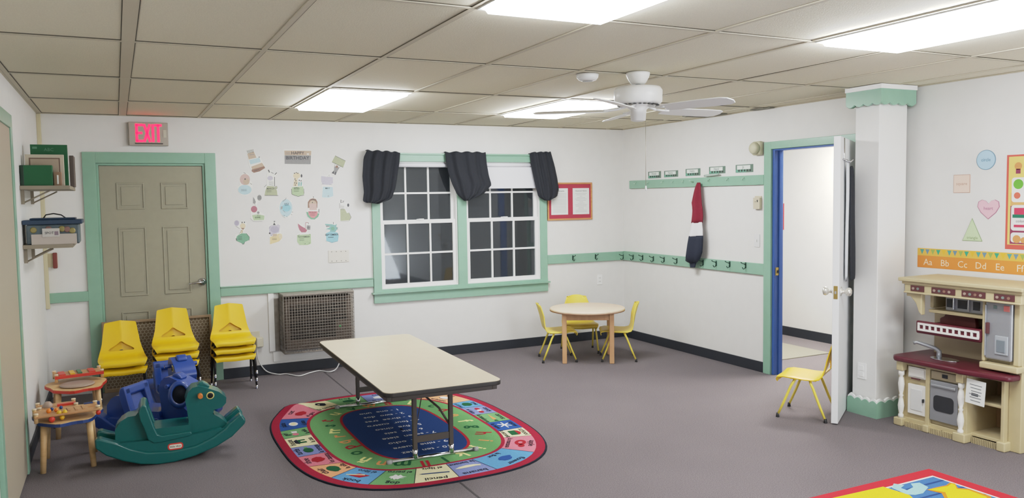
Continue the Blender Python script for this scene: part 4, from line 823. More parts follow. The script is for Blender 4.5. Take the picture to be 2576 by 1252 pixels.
# outlet on the pillar front (faces -x)
p = hit(2169, 932, 0, 4.735)
t = thing('wall_outlet', 'white power outlet low on the white pillar', 'outlet', p)
mb = MB(); mb.box(-.007, 0, -.038, .038, -.058, .058, WHITE); mb.build('plate', t, bevel=.002)
mb = MB(); mb.box(-.012, -.006, -.018, .018, .006, .038, WHITE); mb.box(-.012, -.006, -.018, .018, -.038, -.006, WHITE); mb.build('receptacle', t)
# shapes
def wallshape(name, label, px, py, poly, word, m, dz=0, ts=.03):
    u0, v0 = Rw(px, py); o_ = rw()(u0, v0, 0); g = lambda u, v, w: rw()(u0+u, v0+v, w)-o_
    mb = MB(); mb.prism(poly, 0, .003, m[1], g); c_ = [sum(a)/len(poly) for a in zip(*poly)]
    mb.add([g(c_[0]+(u-c_[0])*.94, c_[1]+(v-c_[1])*.94, .0034) for u, v in poly], [tuple(range(len(poly)))], m[0])
    mb.text(word, ts, m[1], lambda u, v, w: g(u, v+dz, w), .0038, .012)
    o = mb.build(name, auto=False); o.location = o_; return tag(o, label, 'wall shape')
S_ = lambda n, a, b: (mat('shape_'+n, a, .6), mat('shape_dark_'+n, b, .6))
wallshape('circle_cutout', 'pale blue paper circle on the wall, topmost shape', 2481, 402, circle(0, 0, .066, n=32), 'circle', S_('blue', (176, 206, 226), (116, 146, 168)))
wallshape('square_cutout', 'peach paper square on the wall left of the circle', 2420, 462, [(-.06, -.062), (.06, -.062), (.06, .062), (-.06, .062)], 'square', S_('peach', (232, 208, 192), (196, 160, 144)))
hp = [(0, -.072), (.052, -.028), (.076, .012), (.07, .045), (.045, .058), (.018, .05), (0, .03), (-.018, .05), (-.045, .058), (-.07, .045), (-.076, .012), (-.052, -.028)]
wallshape('heart_cutout', 'pink paper heart on the wall below the circle', 2487, 524, hp, 'heart', S_('pink', (230, 184, 196), (176, 124, 144)))
wallshape('triangle_cutout', 'light green paper triangle on the wall, lowest shape', 2447, 580, [(-.072, -.07), (.07, -.07), (-.004, .085)], 'triangle', S_('green', (196, 216, 176), (140, 160, 122)), -.048, .026)
# poster
u0, v0 = Rw(2534, 390); u1, v1 = Rw(2533, 626); f = rw(); W_, Hh = .6, v0-v1
o_ = f(u0, v1, 0); g = lambda u, v, w: f(u0+u, v1+v, w)-o_
mb = MB(); QQ = lambda a, b, c, d_, m_, z: mb.add([g(a, c, z), g(b, c, z), g(b, d_, z), g(a, d_, z)], [(0, 1, 2, 3)], m_)
pm = lambda n, c: mat('poster_'+n, c, .5)
mb.prism([(0, 0), (W_, 0), (W_, Hh), (0, Hh)], 0, .002, pm('red', (212, 96, 84)), g)
QQ(.014, W_-.014, .03, Hh-.012, pm('yellow', (236, 206, 120)), .0024); QQ(.03, W_-.03, .035, Hh*.46, pm('plum', (140, 64, 92)), .0028); QQ(.03, W_-.03, Hh*.46, Hh*.6, pm('orange', (224, 170, 110)), .0027)
WP = pm('white', (240, 238, 232))
for y0_, y1_ in ((Hh*.5, Hh*.76), (Hh*.2, Hh*.47), (.045, Hh*.18)):
    for c_ in range(3): pl = rrect(.036+c_*.185, .036+c_*.185+.165, y0_, y1_, .018); mb.add([g(u, v, .0032) for u, v in pl], [tuple(range(len(pl)))], WP)
cc = lambda cx, cy, r_, m_, z=.0036: mb.add([g(u, v, z) for u, v in circle(cx, cy, r_, n=18)], [tuple(range(18))], m_)
cc(.078, Hh*.69, .032, pm('green', (110, 176, 66))); cc(.072, Hh*.57, .021, pm('coral', (222, 112, 92))); cc(.28, Hh*.66, .04, pm('blue', (90, 140, 200))); cc(.46, Hh*.64, .04, pm('green', (0, 0, 0)))
QQ(.055, .19, Hh*.37, Hh*.44, pm('crimson', (206, 66, 96)), .0036); QQ(.045, .19, Hh*.335, Hh*.37, pm('teal', (36, 116, 92)), .0038); QQ(.055, .19, Hh*.235, Hh*.262, pm('crimson', (0, 0, 0)), .0036)
QQ(.24, .38, Hh*.26, Hh*.43, pm('blue', (0, 0, 0)), .0036); QQ(.42, .56, Hh*.26, Hh*.43, pm('coral', (0, 0, 0)), .0036)
cc(.075, Hh*.11, .026, pm('tan', (214, 150, 96))); cc(.12, Hh*.1, .02, pm('tan', (0, 0, 0)), .0038)
cc(.075, Hh*.88, .024, pm('tan', (0, 0, 0))); QQ(.06, .09, Hh*.8, Hh*.85, pm('plum', (0, 0, 0)), .0036)
mb.text('colors', .026, INK, lambda u, v, w: g(u+.1, v+Hh*.3, w), .004); mb.text('Colors & Shapes', .055, pm('plum', (0, 0, 0)), lambda u, v, w: g(u+.36, v+Hh*.88, w), .004, .01)
o = mb.build('learning_poster', auto=False); o.location = o_; tag(o, 'bright red bordered poster with colour dots and cards at the right photo edge', 'poster')
# alphabet strip
u0, v0 = Rw(2309, 623); _, v1 = Rw(2309, 671); o_ = rw()(u0, v1, 0); g = lambda u, v, w: rw()(u0+u, v1+v, w)-o_; W_, Hh = 1.1, v0-v1
mb = MB(); mb.prism([(0, 0), (W_, 0), (W_, Hh), (0, Hh)], 0, .002, mat('strip_orange', (226, 142, 66), .6), g)
QQ(0, W_, Hh*.62, Hh, mat('strip_yellow', (228, 180, 84), .6), .0024)
cs = [(90, 160, 150), (110, 140, 160), (150, 170, 90), (60, 160, 130), (230, 180, 60)]
for k in range(26):
    u = .02+k*.042; m_ = mat('pennant_%d' % (k % 5), cs[k % 5], .6); mb.add([g(u, Hh*.95, .0028), g(u+.034, Hh*.95, .0028), g(u+.017, Hh*.68, .0028)], [(0, 1, 2)], m_)
aw_ = Rw(2335, 656)[0]-u0; as_ = (Rw(2468, 660)[0]-Rw(2335, 656)[0])/3
for k, s in enumerate(('Aa', 'Bb', 'Cc', 'Dd', 'Ee', 'Ff', 'Gg', 'Hh', 'Ii', 'Jj')): mb.text(s, .064, mat('strip_white', (250, 222, 190), .6), lambda u, v, w: g(u+aw_+k*as_, v+Hh*.28, w), .003, .0)
o = mb.build('alphabet_strip', auto=False); o.location = o_; tag(o, 'orange alphabet strip with pennants above the toy kitchen', 'alphabet strip')
# small notice in the hallway
p = hit(1969, 590, 0, 6.73); mb = MB(); mb.box(6.725, 6.73, p.y-.02, p.y+.25, 1.2, 1.5, mat('notice_red', (190, 70, 70), .7)); mb.box(6.723, 6.726, p.y+.0, p.y+.23, 1.22, 1.48, PAP); tag(mb.build('hall_notice'), 'red edged notice on the hallway wall beside the blue jamb', 'notice')
mb = MB(); pts = [hit(1960, 893, 2, 0), hit(2100, 876, 2, 0), hit(2100, 852, 2, 0), hit(1960, 852, 2, 0)]
mb.box(5.28, 6.3, -1.9, .3, 0, .008, mat('mat_beige', (136, 132, 118), .95, noise=.1, nscale=150)); tag(mb.build('door_mat'), 'flat beige mat on the hallway floor beyond the doorway', 'mat')
# ================================================================== CEILING FAN, DETECTOR, VENTS
FW_ = mat('fan_white', (232, 232, 230), .35)
fx, fy = 2.816, -3.548
t = thing('ceiling_fan', 'white five blade ceiling fan with a pull chain', 'fan', (fx, fy, H))
mb = MB(); mb.lathe([(.072, 0), (.072, -.012), (.066, -.03), (.048, -.062), (.04, -.07)][::-1], FW_, 32); mb.lathe([(.017, -.09), (.017, -.06)], CHROME, 16); mb.build('canopy', t)
mb = MB(); mb.lathe([(.1, -.198), (.135, -.19), (.146, -.178), (.148, -.11), (.135, -.09), (.03, -.083)], FW_, 48)
for k in range(24): 
    a_ = k*math.pi/12; mb.box(-.008, .008, .108, .128, -.2, -.197, SLOT, Matrix.Rotation(a_, 4, 'Z'))
mb.build('motor_housing', t)
mb = MB(); mb.lathe([(.03, -.295), (.045, -.29), (.05, -.225), (.075, -.205), (.09, -.196)], FW_, 32); mb.build('switch_housing', t)
base_ang = -YAW
for k in range(5):
    ang = base_ang+math.radians(171+72*k)
    M_ = Matrix.Rotation(ang, 4, 'Z')
    mb = MB()
    mb.tube([M_@Vector(p) for p in ((.08, 0, -.202), (.13, 0, -.218), (.17, .0, -.222), (.21, .03, -.224))], [.012, .008, .007, .006], FW_, 8)
    mb.tube([M_@Vector(p) for p in ((.13, 0, -.218), (.17, -.01, -.222), (.21, -.035, -.226))], [.008, .007, .006], FW_, 8); br = mb.build('blade_bracket', t)
    mb = MB(); pl = [(.19, -.052), (.30, -.062), (.5, -.068), (.6, -.064), (.635, -.045), (.65, 0), (.635, .045), (.6, .064), (.5, .068), (.30, .062), (.19, .052), (.18, 0)]
    Mt = M_@Matrix.Translation((0, 0, -.226))@Matrix.Rotation(math.radians(-12), 4, 'X')
    mb.prism(pl, -.003, .003, FW_, lambda u, v, w: Mt@Vector((u, v, w))); mb.build('fan_blade', t, bevel=.002)
mb = MB(); c = RT*.045; mb.tube([(c.x, c.y, -.27), (c.x, c.y, -.7)], .0016, mat('chain', (170, 165, 150), .4, .6), 6); mb.lathe([(.003, -.72), (.006, -.71), (.004, -.69)], FW_, 8, Matrix.Translation((c.x, c.y, 0))); mb.build('pull_chain', t)
t = thing('smoke_detector', 'round white smoke detector on the ceiling left of the fan', 'detector', (2.556, -3.383, H))
mb = MB(); mb.lathe([(.04, -.04), (.055, -.034), (.066, -.02), (.07, 0)], FW_, 32); mb.build('body', t)
mb = MB(); mb.lathe([(.03, -.0425), (.034, -.0395)], mat('detector_grille', (170, 170, 168), .6), 24); mb.build('grille', t)
VM = mat('vent_grey', (120, 118, 104), .6); VD = mat('vent_dark', (70, 68, 60), .8)
def vent(x0, x1, y0, y1, lab, nb):
    t = thing('ceiling_vent', lab, 'vent', ((x0+x1)/2, (y0+y1)/2, H)); a, b = (x1-x0)/2, (y1-y0)/2
    mb = MB()
    for s in (-1, 1): mb.box(s*a, s*(a-.015), -b, b, -.008, .001, VM); mb.box(-a, a, s*b, s*(b-.015), -.008, .001, VM)
    mb.build('frame', t); mb = MB(); mb.box(-a+.01, a-.01, -b+.01, b-.01, -.003, .0, VD); mb.build('backing', t)
    mb = MB()
    for k in range(nb): x = -a+.02+(2*a-.04)*k/(nb-1); mb.box(x-.003, x+.003, -b+.012, b-.012, -.008, -.002, VM)
    mb.build('slat', t)
vent(4.78, 5.05, -1.80, -1.48, 'square grey vent in the ceiling above the coat rail', 12)
vent(5.03, 5.085, -2.36, -2.12, 'narrow slot vent in the ceiling near the doorway', 4)
# ================================================================== ROCKING HORSES
def horse(name, label, col, z_scale=1.0, logo=True, opening=False):
    body_m = mat(name+'_plastic', col, .32, noise=.03, nscale=6, coat=.3)
    t = thing('rocking_horse', label, 'rocking horse')
    s_ = .000626; X = lambda x: (x-790)*s_; Zz = lambda y: (1178-y)*s_*z_scale
    cv = lambda P: [(X(x), Zz(y)) for x, y in P]
    fn = lambda u, v, w: Vector((u, w, v))
    def solid(nm, P, w, bev, parent=t, m=body_m):
        mb = MB(); mb.prism(cv(P), -w, w, m, fn); o = mb.build(nm, parent)
        bpy.context.view_layer.update()
        b = o.modifiers.new('b', 'BEVEL'); b.width = bev; b.segments = 4; b.limit_method = 'NONE' if False else 'ANGLE'; b.angle_limit = .9
        for p in o.data.polygons: p.use_smooth = True
        wn = o.modifiers.new('w', 'WEIGHTED_NORMAL'); return o
    body = [(280, 905), (283, 800), (340, 722), (400, 688), (470, 684), (505, 640), (525, 640), (600, 780), (640, 868), (800, 880), (940, 880), (950, 800), (940, 690), (928, 600), (955, 515), (1000, 470), (1060, 462), (1150, 495), (1250, 542), (1318, 610), (1312, 665), (1270, 708), (1192, 722), (1182, 762), (1235, 800), (1290, 850), (1330, 900), (1300, 1020), (1100, 1100), (800, 1140), (550, 1115), (350, 1020)]
    b = solid('body', body, .072, .024)
    rocker = [(108, 850), (150, 842), (190, 862), (290, 905), (420, 985), (560, 1040), (790, 1062), (1000, 1040), (1170, 975), (1290, 900), (1320, 862), (1432, 782), (1452, 780), (1490, 842), (1482, 880), (1350, 1000), (1200, 1078), (1000, 1142), (800, 1176), (650, 1176), (500, 1152), (350, 1098), (200, 1020), (112, 938)]
    for sy in (-1, 1):
        mb = MB(); mb.prism(cv(rocker), sy*.055, sy*.132, body_m, fn); o = mb.build('rocker', t, bevel=.018, seg=4)
    solid('belly', [(300, 920), (560, 930), (1000, 930), (1280, 900), (1200, 1020), (1000, 1090), (790, 1110), (560, 1090), (380, 1030)], .115, .03)
    solid('seat', [(600, 835), (640, 826), (960, 828), (968, 900), (640, 905), (610, 890)], .105, .014)
    ridge = [(500, 640), (515, 590), (540, 572), (572, 585), (600, 690), (630, 800), (660, 880), (700, 898), (960, 890), (975, 915), (960, 935), (700, 962), (620, 962), (570, 920), (545, 820), (510, 720)]
    for sy in (-1, 1): mb = MB(); mb.prism(cv(ridge), sy*.07, sy*.125, body_m, fn); mb.build('seat_side', t, bevel=.014, seg=4)
    solid('backrest', [(495, 640), (515, 590), (540, 572), (572, 585), (592, 660), (560, 680), (510, 690)], .11, .014)
    mb = MB(); mb.prism(cv([(1040, 480), (1060, 440), (1110, 436), (1160, 470), (1170, 500), (1100, 500)]), -.035, .035, body_m, fn); mb.build('ear', t, bevel=.012, seg=3)
    ey = mat('eye_yellow', (226, 214, 130), .4); bk = mat('eye_black', (30, 26, 24), .25)
    for sy in (-1, 1):
        M_ = Matrix.Translation((X(1165), sy*.07, Zz(568)))@Matrix.Rotation(-sy*math.pi/2, 4, 'X')
        mb = MB(); mb.lathe([(.024, 0), (.024, .004), (.022, .005)], ey, 24, M_); e = mb.build('eye', t)
        mb = MB(); mb.lathe([(.0175, .004), (.0175, .007), (.014, .008)], bk, 24, M_); mb.build('pupil', e)
    mb = MB(); mb.tube([(X(1068), -.115, Zz(555)), (X(1068), .115, Zz(555))], [.0155, .0155], mat('handle_orange', (206, 120, 50), .4) if logo else body_m, 16); mb.build('handle_peg', t, bevel=.004)
    mb = MB(); mb.prism(cv([(285, 800), (300, 760), (330, 730), (400, 690), (420, 700), (390, 760), (300, 790)]), -.05, .05, body_m, fn); mb.build('tail', t, bevel=.014, seg=3)
    if logo:
        f_ = lambda w0: (lambda u, v, w: Vector((X(815)+u, -.1325-w0-w, Zz(1022)+v)))
        mb = MB(); mb.prism(rrect(-.045, .045, -.021, .021, .018), 0, .0012, mat('sticker_red', (206, 60, 50), .4), f_(-.017)); mb.prism(rrect(-.037, .037, -.013, .013, .01), .001, .002, mat('sticker_cream', (236, 230, 214), .4), f_(-.017))
        mb.text('little tikes', .0165, mat('sticker_ink', (40, 36, 34), .5), f_(-.017), .0024, .012)
        o = mb.build('sticker', t, auto=False); o['label'] = 'oval red and white sticker'
    return t
h1 = horse('teal', 'teal rocking horse with yellow ringed eye and orange handle, in front', (10, 96, 94))
h1.location = (.178, -2.20, .0); h1.rotation_euler = (0, math.radians(-.5), math.radians(-2))
h2 = horse('blue', 'blue rocking horse behind the teal one, head turned toward the camera', (32, 66, 142), logo=False)
h2.location = (.10, -1.72, 0); h2.rotation_euler = (0, 0, math.radians(-38))
bpy.context.view_layer.update()
c_ = h2.matrix_world.inverted() @ hit(452, 992, 1, -1.98); bl_ = MATS['blue_plastic']; vd = (h2.matrix_world.inverted().to_3x3() @ (CAM-hit(452, 992, 1, -1.98))).normalized()
Mz = Matrix.Translation(c_)@vd.to_track_quat('Z', 'Y').to_matrix().to_4x4()
mb = MB(); mb.lathe([(.02, -.09), (.05, -.08), (.066, -.055), (.072, -.025), (.066, .0), (.055, .008), (.048, .006), (.045, -.01)], bl_, 28, Mz@Matrix.Diagonal((1, 1.3, 1, 1))); mb.build('muzzle', h2)
mb = MB(); mb.lathe([(.046, -.012), (.046, -.006)], mat('opening_dark', (12, 16, 30), .9), 28, Mz@Matrix.Diagonal((1, 1.3, 1, 1))); mb.build('muzzle_opening', h2)
h3 = horse('deep_blue', 'tall blue rocking horse facing forward in front of the middle chair stack', (34, 70, 148), 1.06, logo=False)
h3.location = (.27, -1.12, 0); h3.rotation_euler = (0, 0, math.radians(-80))
# ================================================================== ACTIVITY TABLES
PINE = wood('pine', (206, 168, 116), (220, 184, 134), (6, 6, 20), .45); PINE2 = wood('pine_dark', (180, 134, 88), (194, 150, 104), (10, 10, 10), .5)
TOY = {k: mat('toy_'+k, v, .35) for k, v in dict(red=(206, 60, 44), blue=(40, 66, 128), yellow=(224, 176, 40), orange=(230, 130, 40), green=(56, 110, 70), peg=(230, 210, 180), drum=(166, 146, 132)).items()}
def actable(cx, cy, h, edge, label, rz):
    t = thing('activity_table', label, 'toy table', (cx, cy, 0), rz)
    wav = [(.185*math.cos(a_)*(1+.08*math.sin(5*a_)), .235*math.sin(a_)*(1+.07*math.cos(7*a_))) for a_ in [2*math.pi*k/40 for k in range(40)]]
    mb = MB(); mb.prism(wav, h-.018, h, PINE, lambda u, v, w: Vector((u, v, w))); mb.build('tabletop', t)
    mb = MB(); mb.prism([(u*1.02, v*1.02) for u, v in wav], h-.022, h-.004, edge, lambda u, v, w: Vector((u, v, w))); mb.build('edge_band', t)
    for sx in (-1, 1):
        for sy in (-1, 1): mb = MB(); mb.tube([(sx*.12, sy*.14, h-.02), (sx*.135, sy*.16, 0)], [.019, .016], PINE, 14); mb.build('leg', t)
    return t
t1 = actable(-.405, -2.0, .31, TOY['blue'], 'wooden toy table with blue wavy edge, nearest the camera by the left wall', 0)
def board(t, u0, u1, v0, v1, z, tilt, M, name, posts, items):
    mb = MB(); mb.box(u0, u1, v0, v1, z, z+.012, PINE2, M); o = mb.build(name, t, bevel=.003)
    for i, (u, v) in enumerate(posts): mb = MB(); mb.tube([M@Vector((u, v, z-.03)), M@Vector((u, v, z+.02))], .011, PINE, 12); mb.tube([M@Vector((u, v, z+.02)), M@Vector((u, v, z+.028))], .013, TOY['peg'], 12); mb.build('post', t)
    for nm, m_, shp in items:
        mb = MB()
        for s in shp:
            if len(s) == 4: mb.lathe([(s[3]*.5, -s[3]), (s[3], -s[3]*.3), (s[3], s[3]*.3), (s[3]*.5, s[3])], m_, 12, M@Matrix.Translation(s[:3]))
            else: mb.box(*s, m_, M)
        mb.build(nm, t)
M0 = Matrix.Rotation(math.radians(8), 4, 'Z')
board(t1, -.19, .16, -.19, -.02, .345, 0, M0, 'maze_board', [(-.18, -.17), (.15, -.17), (.15, -.03), (-.18, -.03)],
      [('red_bead', TOY['red'], [(-.1, -.18, .33, .018), (.15, -.18, .33, .014)]), ('yellow_bead', TOY['yellow'], [(-.06, -.17, .36, .014), (-.03, -.17, .36, .014), (-.045, -.17, .33, .014)]), ('orange_bead', TOY['orange'], [(-.11, -.12, .368, .014), (-.07, -.12, .368, .012)]),
       ('blue_bead', TOY['blue'], [(-.04, -.06, .366, .01), (-.09, -.07, .366, .01)]), ('maze_slot', PINE2, [(-.01, .002, -.15, -.05, .357, .361), (.03, .042, -.16, -.06, .357, .361), (.07, .082, -.15, -.05, .357, .361), (.1, .14, -.11, -.1, .357, .361)])])
board(t1, -.16, .06, .02, .18, .335, 0, M0, 'picture_board', [(-.15, .03), (.05, .17), (-.15, .17), (.05, .03)], [('red_slider', TOY['red'], [(-.05, .05, .06, .09, .347, .36)]), ('clear_dome', TOY['drum'], [(-.1, .09, .35, .03)]), ('blue_flap', TOY['blue'], [(.1, .19, .08, .1, .315, .34)])])
t2 = actable(-.385, -1.22, .34, TOY['red'], 'wooden toy table with red edge behind the blue edged one', .1)
mb = MB(); mb.lathe([(.11, .345), (.11, .352), (.1, .356)], TOY['drum'], 28, Matrix.Diagonal((1, 1, 1, 1))@Matrix.Translation((.0, -.08, 0))); mb.build('drum_disc', t2)
board(t2, -.13, .18, .03, .2, .385, 0, Matrix.Rotation(.05, 4, 'Z'), 'xylophone_board', [(-.12, .04), (.17, .19), (-.12, .19), (.17, .04)],
      [('red_bar', TOY['red'], [(-.1, -.06, .05, .18, .397, .405), (.09, .13, .05, .18, .397, .405), (-.13, .18, .02, .03, .38, .4)]), ('yellow_bar', TOY['yellow'], [(-.03, 0, .05, .18, .397, .405)]), ('green_bar', TOY['green'], [(.02, .045, .05, .18, .397, .405)])])
# ================================================================== HONEYCOMB GATE leaning behind the chairs
TAN = mat('gate_tan', (150, 128, 100), .6); WIRE = mat('gate_wire', (190, 182, 160), .5)
gx0, gz = B(255, 812, -.05); gx1, gz2 = B(531, 789, -.05); gz = (gz+gz2)/2
t = thing('mesh_gate', 'tan framed honeycomb mesh gate behind the stacked chairs', 'gate', ((gx0+gx1)/2, -.05, 0)); a = (gx1-gx0)/2
mb = MB(); mb.box(-a, a, -.012, .012, gz-.022, gz, TAN); mb.box(-a, a, -.012, .012, .0, .03, TAN)
for s in (-1, 1): mb.box(s*a, s*(a-.02), -.012, .012, 0, gz, TAN)
mb.build('frame', t, bevel=.003)
mb = MB(); mb.box(-a+.02, a-.02, .004, .006, .03, gz-.02, mat('gate_backing', (120, 104, 82), .8)); mb.build('backing', t)
mb = MB(); hs = .017; dx = hs*1.732; dz = hs*1.5; r0 = 0; z = .04
while z < gz-.03:
    x = -a+.02+(dx/2 if r0 % 2 else 0)
    while x < a-.02:
        P = [(x+hs*math.sin(math.radians(60*k)), z+hs*math.cos(math.radians(60*k))) for k in range(4)]
        for k in range(3):
            p, q_ = Vector(P[k]), Vector(P[k+1]); n_ = Vector(((q_-p).y, -(q_-p).x)).normalized()*.0016
            if abs(p.x) < a-.015 and abs(q_.x) < a-.015 and max(p.y, q_.y) < gz-.02: mb.add([Vector((w.x, 0, w.y)) for w in (p-n_, q_-n_, q_+n_, p+n_)], [(0, 1, 2, 3)], WIRE)
        x += dx
    z += dz; r0 += 1
mb.build('mesh_panel', t, auto=False)
# ================================================================== LEFT WALL SHELVES
SHM = mat('shelf_grey', (150, 140, 122), .6); GRN = mat('green_box', (18, 92, 52), .45); 
def shelf(zt, x1, y0, y1, lab):
    t = thing('wall_shelf', lab, 'shelf', (XL, (y0+y1)/2, zt)); b = abs(y1-y0)/2
    mb = MB(); mb.box(0, x1-XL, -b, b, -.025, 0, SHM); mb.build('board', t, bevel=.002)
    for s in (-1, 1): mb = MB(); mb.box(0, .02, s*(b-.06)-.008, s*(b-.06)+.008, -.12, -.025, SHM); mb.tube([(.015, s*(b-.06), -.11), (.17, s*(b-.06), -.03)], .005, SHM, 6); mb.build('bracket', t)
z1 = hit(48, 466, 1, -1.55).z
x1 = hit(176, 470, 1, -1.6).x
shelf(1.735, x1, -1.6, -.8, 'upper grey wall shelf on the left wall holding green boxes')
shelf(hit(60, 617, 1, -1.6).z, hit(184, 620, 1, -1.6).x, -1.6, -.95, 'lower grey wall shelf on the left wall holding the blue lidded tote')
def pbox(name, px0, py0, px1, py1, y, d, m, lab, cat, zb=None, bev=.003):
    p = hit(px0, py0, 1, y); q_ = hit(px1, py1, 1, y); z0 = zb if zb is not None else q_.z; xx = max(p.x, XL+.004)
    mb = MB(); mb.box(xx, q_.x, y, y+d, z0, p.z, m); return mb, (xx, q_.x, z0, p.z)
ZS = 1.7352
mb, r = pbox('', 48, 415, 133, 464, -1.56, .09, GRN, '', '', ZS); mb.box(r[0], r[0]+.02, -1.562, -1.558, r[2], r[3], mat('green_dark', (20, 50, 34), .5)); tag(mb.build('storage_box', bevel=.003), 'low dark green box at the front of the upper wall shelf', 'box')
mb, r = pbox('', 62, 388, 163, 464, -1.42, .05, mat('pale_frame', (196, 186, 168), .6), '', '', ZS)
for e, mm, k in ((.022, mat('frame_brown', (116, 92, 78), .6), .002), (.03, mat('frame_inner', (176, 160, 140), .6), .003)): mb.box(r[0]+e, r[1]-e, -1.42-k, -1.42, r[2], r[3]-e, mm)
tag(mb.build('picture_book', bevel=.002), 'pale bordered board book standing behind the low green box', 'book')
mb, r = pbox('', 75, 363, 173, 459, -1.30, .05, GRN, '', '', ZS)
mb.text('ABC', .03, mat('pale_green_ink', (90, 140, 110), .6), lambda u, v, w: Vector(((r[0]+r[1])/2+u, -1.302, r[3]-.035+v)), 0, 0)
mb.box(r[0]+.012, r[0]+.04, -1.302, -1.3, r[3]-.03, r[3]-.015, mat('pale_green_ink', (0, 0, 0)))
tag(mb.build('storage_box', bevel=.003), 'tall dark green flat box at the back of the upper wall shelf', 'box')
mb, r = pbox('', 173, 391, 188, 460, -1.1, .2, mat('dark_binder', (96, 84, 76), .6), '', '', ZS); tag(mb.build('binder', bevel=.003), 'narrow dark grey binder at the right end of the upper wall shelf', 'binder')
# cartons to the right under the book
mb = MB(); q1 = hit(134, 440, 1, -1.53); q2 = hit(155, 462, 1, -1.53)
mb.box(q1.x+.004, q2.x, -1.53, -1.46, ZS, q1.z+.02, mat('carton_tan', (150, 120, 96), .7)); mb.box(q1.x+.02, q1.x+.03, -1.532, -1.53, ZS+.01, q1.z, PAP); tag(mb.build('small_carton', bevel=.002), 'small tan carton right of the low green box on the shelf', 'carton')
# tote
zt = hit(60, 617, 1, -1.6).z+.0006
pL = hit(56, 560, 1, -1.58); pR = hit(203, 560, 1, -1.58); zl = hit(100, 565, 1, -1.58).z; xa = max(pL.x, XL+.012)
t = thing('storage_tote', 'clear toy filled tote with a blue lid and black handle', 'storage tote', ((xa+pR.x)/2, -1.46, zt)); a = (pR.x-xa)/2; h_ = zl-zt
TM = [mat('muted_yellow', (150, 138, 84), .5), mat('muted_rose', (140, 104, 96), .5)]
BODY = mat('tote_grey_blue', (84, 98, 104), .3, noise=.25, nscale=14)
mb = MB(); mb.box(-a+.01, a-.01, -.12, .12, 0, h_, BODY); mb.build('body', t, bevel=.01, seg=3)
mb = MB(); mb.box(-a-.01, a+.01, -.135, .135, h_, h_+.03, mat('lid_blue', (44, 64, 88), .4)); mb.box(-a+.03, a-.03, -.1, .1, h_+.03, h_+.042, mat('lid_blue', (0, 0, 0))); mb.build('lid', t, bevel=.008, seg=3)
mb = MB(); mb.tube([(-.06, 0, h_+.04), (-.045, 0, h_+.062), (0, 0, h_+.07), (.045, 0, h_+.06), (.07, 0, h_+.04)], .004, BLK, 8); mb.build('handle', t)
mb = MB()
for u, v, m_ in ((-.13, .11, TM[0]), (.06, .115, TM[0]), (.13, .1, TM[0]), (.095, .11, TM[1]), (-.03, .115, TM[1])): mb.lathe([(.018, 0), (.02, .003), (.012, .004)], m_, 12, Matrix.Translation((u*a/.19, -.12, v*h_/.15))@Matrix.Rotation(math.pi/2, 4, 'X'))
mb.build('toy_contents', t)
p0 = hit(78, 590, 1, -1.6); p1 = hit(194, 615, 1, -1.6)
mb = MB(); mb.box(p0.x, p1.x, -1.592, -1.586, zt, p0.z, mat('box_paper', (190, 180, 172), .7)); tag(mb.build('paper_sheet'), 'long blank off-white card leaning on the front of the tote', 'paper')
p0 = hit(105, 575, 1, -1.62); p1 = hit(150, 592, 1, -1.62)
mb = MB(); mb.box(p0.x, p1.x, -1.5985, -1.5925, zt+.05, p0.z, mat('label_paper', (200, 196, 190), .7)); mb.text('SPOT', .022, DINK, lambda u, v, w: Vector(((p0.x+p1.x)/2-.01+u, -1.599, p0.z-.03+v)), 0, .01); mb.box(p1.x-.03, p1.x-.008, -1.5992, -1.5985, p0.z-.045, p0.z-.02, mat('label_mauve', (140, 124, 134), .7)); tag(mb.build('tote_label'), 'small rounded paper label reading SPOT on the tote front', 'label')
# switch & red block under shelf
p = hit(112, 655, 1, 0); plate('light_switch', 'cream switch plate beneath the lower wall shelf in the left corner', 'switch', max(p.x, XL+.065), p.z, .07, .115, 'b', mat('cream_raceway', (0, 0, 0)), {'toggle': [(-.004, .004, -.008, .01, .006, .016, CR)]})
p = hit(132, 655, 1, 0); mb = MB(); mb.box(-.016, .016, -.03, 0, -.065, .065, mat('dark_red_plastic', (126, 58, 50), .5)); o = mb.build('red_marker', bevel=.006); o.location = (p.x+.02, 0, p.z); tag(o, 'dark red block mounted on the wall beside the cream switch', 'wall block')
# ================================================================== TOY KITCHEN
KX, KY = 4.715, -3.905
t = thing('toy_kitchen', 'tan and maroon plastic play kitchen against the right wall', 'toy kitchen', (KX, KY, 0))
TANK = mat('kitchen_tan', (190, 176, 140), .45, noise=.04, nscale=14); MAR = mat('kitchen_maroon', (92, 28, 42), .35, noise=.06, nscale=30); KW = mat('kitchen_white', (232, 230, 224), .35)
SIL = mat('kitchen_silver', (158, 160, 164), .32, .35); SILD = mat('kitchen_dark_glass', (48, 50, 54), .2); MARD = mat('kitchen_plum', (92, 50, 52), .5)
def kb(mb, u0, u1, v0, v1, z0, z1, m_): return mb.box(v0, v1, -u1, -u0, z0, z1, m_)
def kpart(nm, L_, par=None, bev=.003, seg=2):
    mb = MB()
    for b_ in L_: kb(mb, *b_)
    return mb.build(nm, par or t, bevel=bev, seg=seg)
DD = .38
kpart('base_cabinet', [(0, .03, .02, DD, .0, .45, TANK), (.205, .235, .02, DD, .0, .45, TANK), (.44, .50, .02, DD, 0, .45, TANK), (.70, .72, .05, DD, 0, .45, TANK), (0, .72, DD-.02, DD, 0, .46, TANK), (0, .46, .03, DD, .03, .06, TANK), (.5, .70, .06, DD, .045, .065, TANK), (.5, .70, .06, DD, .262, .28, TANK), (.03, .205, .05, .08, .06, .45, TANK), (.235, .44, .05, .08, .06, .45, TANK), (0, .5, .03, .06, .425, .45, TANK), (.5, .72, .06, .08, .43, .45, TANK)])
